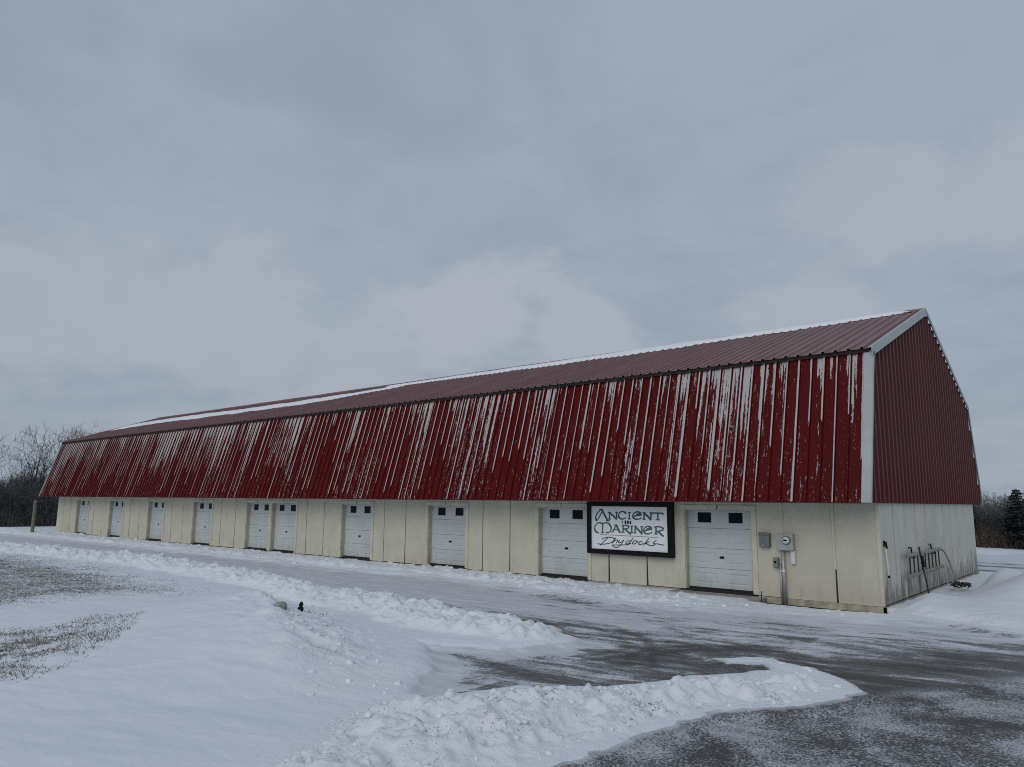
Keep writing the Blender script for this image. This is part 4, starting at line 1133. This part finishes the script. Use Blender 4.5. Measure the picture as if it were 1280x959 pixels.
bare_tree(-76.0, 8.5, 9.4, 26, 'distant bare tree rising behind the far roof slope', GL, .8, .13, M_TWIGG)
GR_ = 'bare trees across the back field'
for k, (bx, by, h, lab) in enumerate([(-6.6, 56, 4.2, 'grey bare tree just right of the building end'), (-5.4, 58, 4.7, 'second grey bare tree right of the building end'),
                                      (-4.6, 61, 4.8, 'middle grey bare tree across the back field'), (-3.6, 60, 4.7, 'grey bare tree just left of the spruce'),
                                      (-1.4, 60, 5.2, 'grey bare tree behind the spruce at the right edge')]):
    bare_tree(bx, by, h, 40 + k, lab, GR_, .8, .10, M_TWIGG, levels=5)

def brush(nm, label, region, n, h0, h1, seed, mat, twigs=9, rad=.016):
    r_ = np.random.default_rng(seed); segs = []
    for i in range(n):
        x_, y_ = r_.uniform(*region[:2]), r_.uniform(*region[2:]); z_ = ground_z(x_, y_) - .05
        h = r_.uniform(h0, h1) * (0.7 + .6 * float(fbm(np.array([x_ * .3]), np.array([y_ * .3]), 2, seed)[0])); p = Vector((x_, y_, z_)); dd = Vector((r_.normal(0, .18), r_.normal(0, .18), 1)).normalized()
        nodes = []
        for k in range(4):
            dd = (dd + Vector(r_.normal(0, .13, 3))).normalized(); q = p + dd * h / 4
            segs.append((p.copy(), q.copy(), rad * (1.5 - .3 * k), rad * (1.2 - .3 * k), 0)); nodes.append(q.copy()); p = q
        for k in range(twigs):
            a = nodes[r_.integers(0, 4)]; t = Vector((r_.normal(0, .7), r_.normal(0, .7), r_.uniform(.1, 1))).normalized(); b = a + t * r_.uniform(.2, .8) * h * .35
            segs.append((a, b, rad * .7, rad * .4, 1))
            c = b + (t + Vector(r_.normal(0, .5, 3))).normalized() * h * .14; segs.append((b, c, rad * .4, rad * .3, 1))
    tag(obj(nm, seg_mesh(nm, segs, mat, .006)), label, 'thicket', None, 'stuff')
brush('thicket', 'dark leafless thicket below the bare trees on the left', (-90, -64.5, -8, 16), 3400, 2.2, 3.9, 70, M_BRUSH, 11, .026)
brush('thicket', 'low dark scrub along the snow edge on the left', (-67, -63.5, -6, 10), 600, .5, 1.3, 71, M_BRUSH, 12, .018)
brush('thicket', 'dark leafless wood edge across the back field', (-16, 6, 54, 66), 1900, 1.7, 3.0, 72, M_BRUSH, 11, .024)
brush('thicket', 'grey leafless wood standing far behind the back field', (-24, 10, 66, 84), 2600, 2.3, 3.7, 74, M_TWIGG, 11, .022)
brush('thicket', 'low brown brush along the far edge of the back field', (-14, 5, 52.2, 54.5), 900, .7, 1.5, 73, M_BRUSHB, 10, .014)

# ------------------------------------------------------------------ spruces
def spruce(x_, y_, h, rad, seed, label):
    r_ = np.random.default_rng(seed); zb = ground_z(x_, y_); root = tag(empty('spruce_tree', (x_, y_, zb)), label, 'tree', 'spruces across the back field')
    MB().tube([(0, 0, -.1), (0, 0, h * .5), (0, 0, h * .98)], [.12, .07, .01], 8).build('trunk', M_BARK, root)
    VS, FS = [], []; nw = 20
    for w in range(nw):
        t = w / nw; zc = h * (.10 + .88 * t); rr = rad * (1 - t) ** .85 * r_.uniform(.85, 1.12) + .08
        for b in range(r_.integers(7, 11)):
            a = r_.uniform(0, 6.28); l = rr * r_.uniform(.7, 1.1); dr = np.array([math.cos(a), math.sin(a), 0]); sd_ = np.array([-dr[1], dr[0], 0])
            for k in range(16):
                s = r_.uniform(.1, 1); c = dr * l * s + np.array([0, 0, zc - l * s * .28 + l * s * s * .12]); wd = (1 - s * .6) * l * .32
                e = c + sd_ * r_.normal(0, wd) + dr * r_.uniform(.02, .2) * l + np.array([0, 0, r_.normal(-.05, .06)])
                pp = np.cross(e - c, [0, 0, 1]); pp = pp / (np.linalg.norm(pp) + 1e-6) * .05
                o = len(VS); VS += [c - pp, c + pp, e + pp * .4 + np.array([0, 0, -.05]), e - pp * .4 + np.array([0, 0, .03])]; FS.append((o, o + 1, o + 2, o + 3))
    obj('crown', np_mesh('crown', np.array(VS), np.array(FS), M_SPRUCE), root)
spruce(-3.1, 53.4, 5.0, 2.3, 5, 'dark spruce at the right edge, across the back field')
spruce(-6.5, 54.5, 3.6, 1.1, 6, 'smaller dark spruce just clear of the building end')
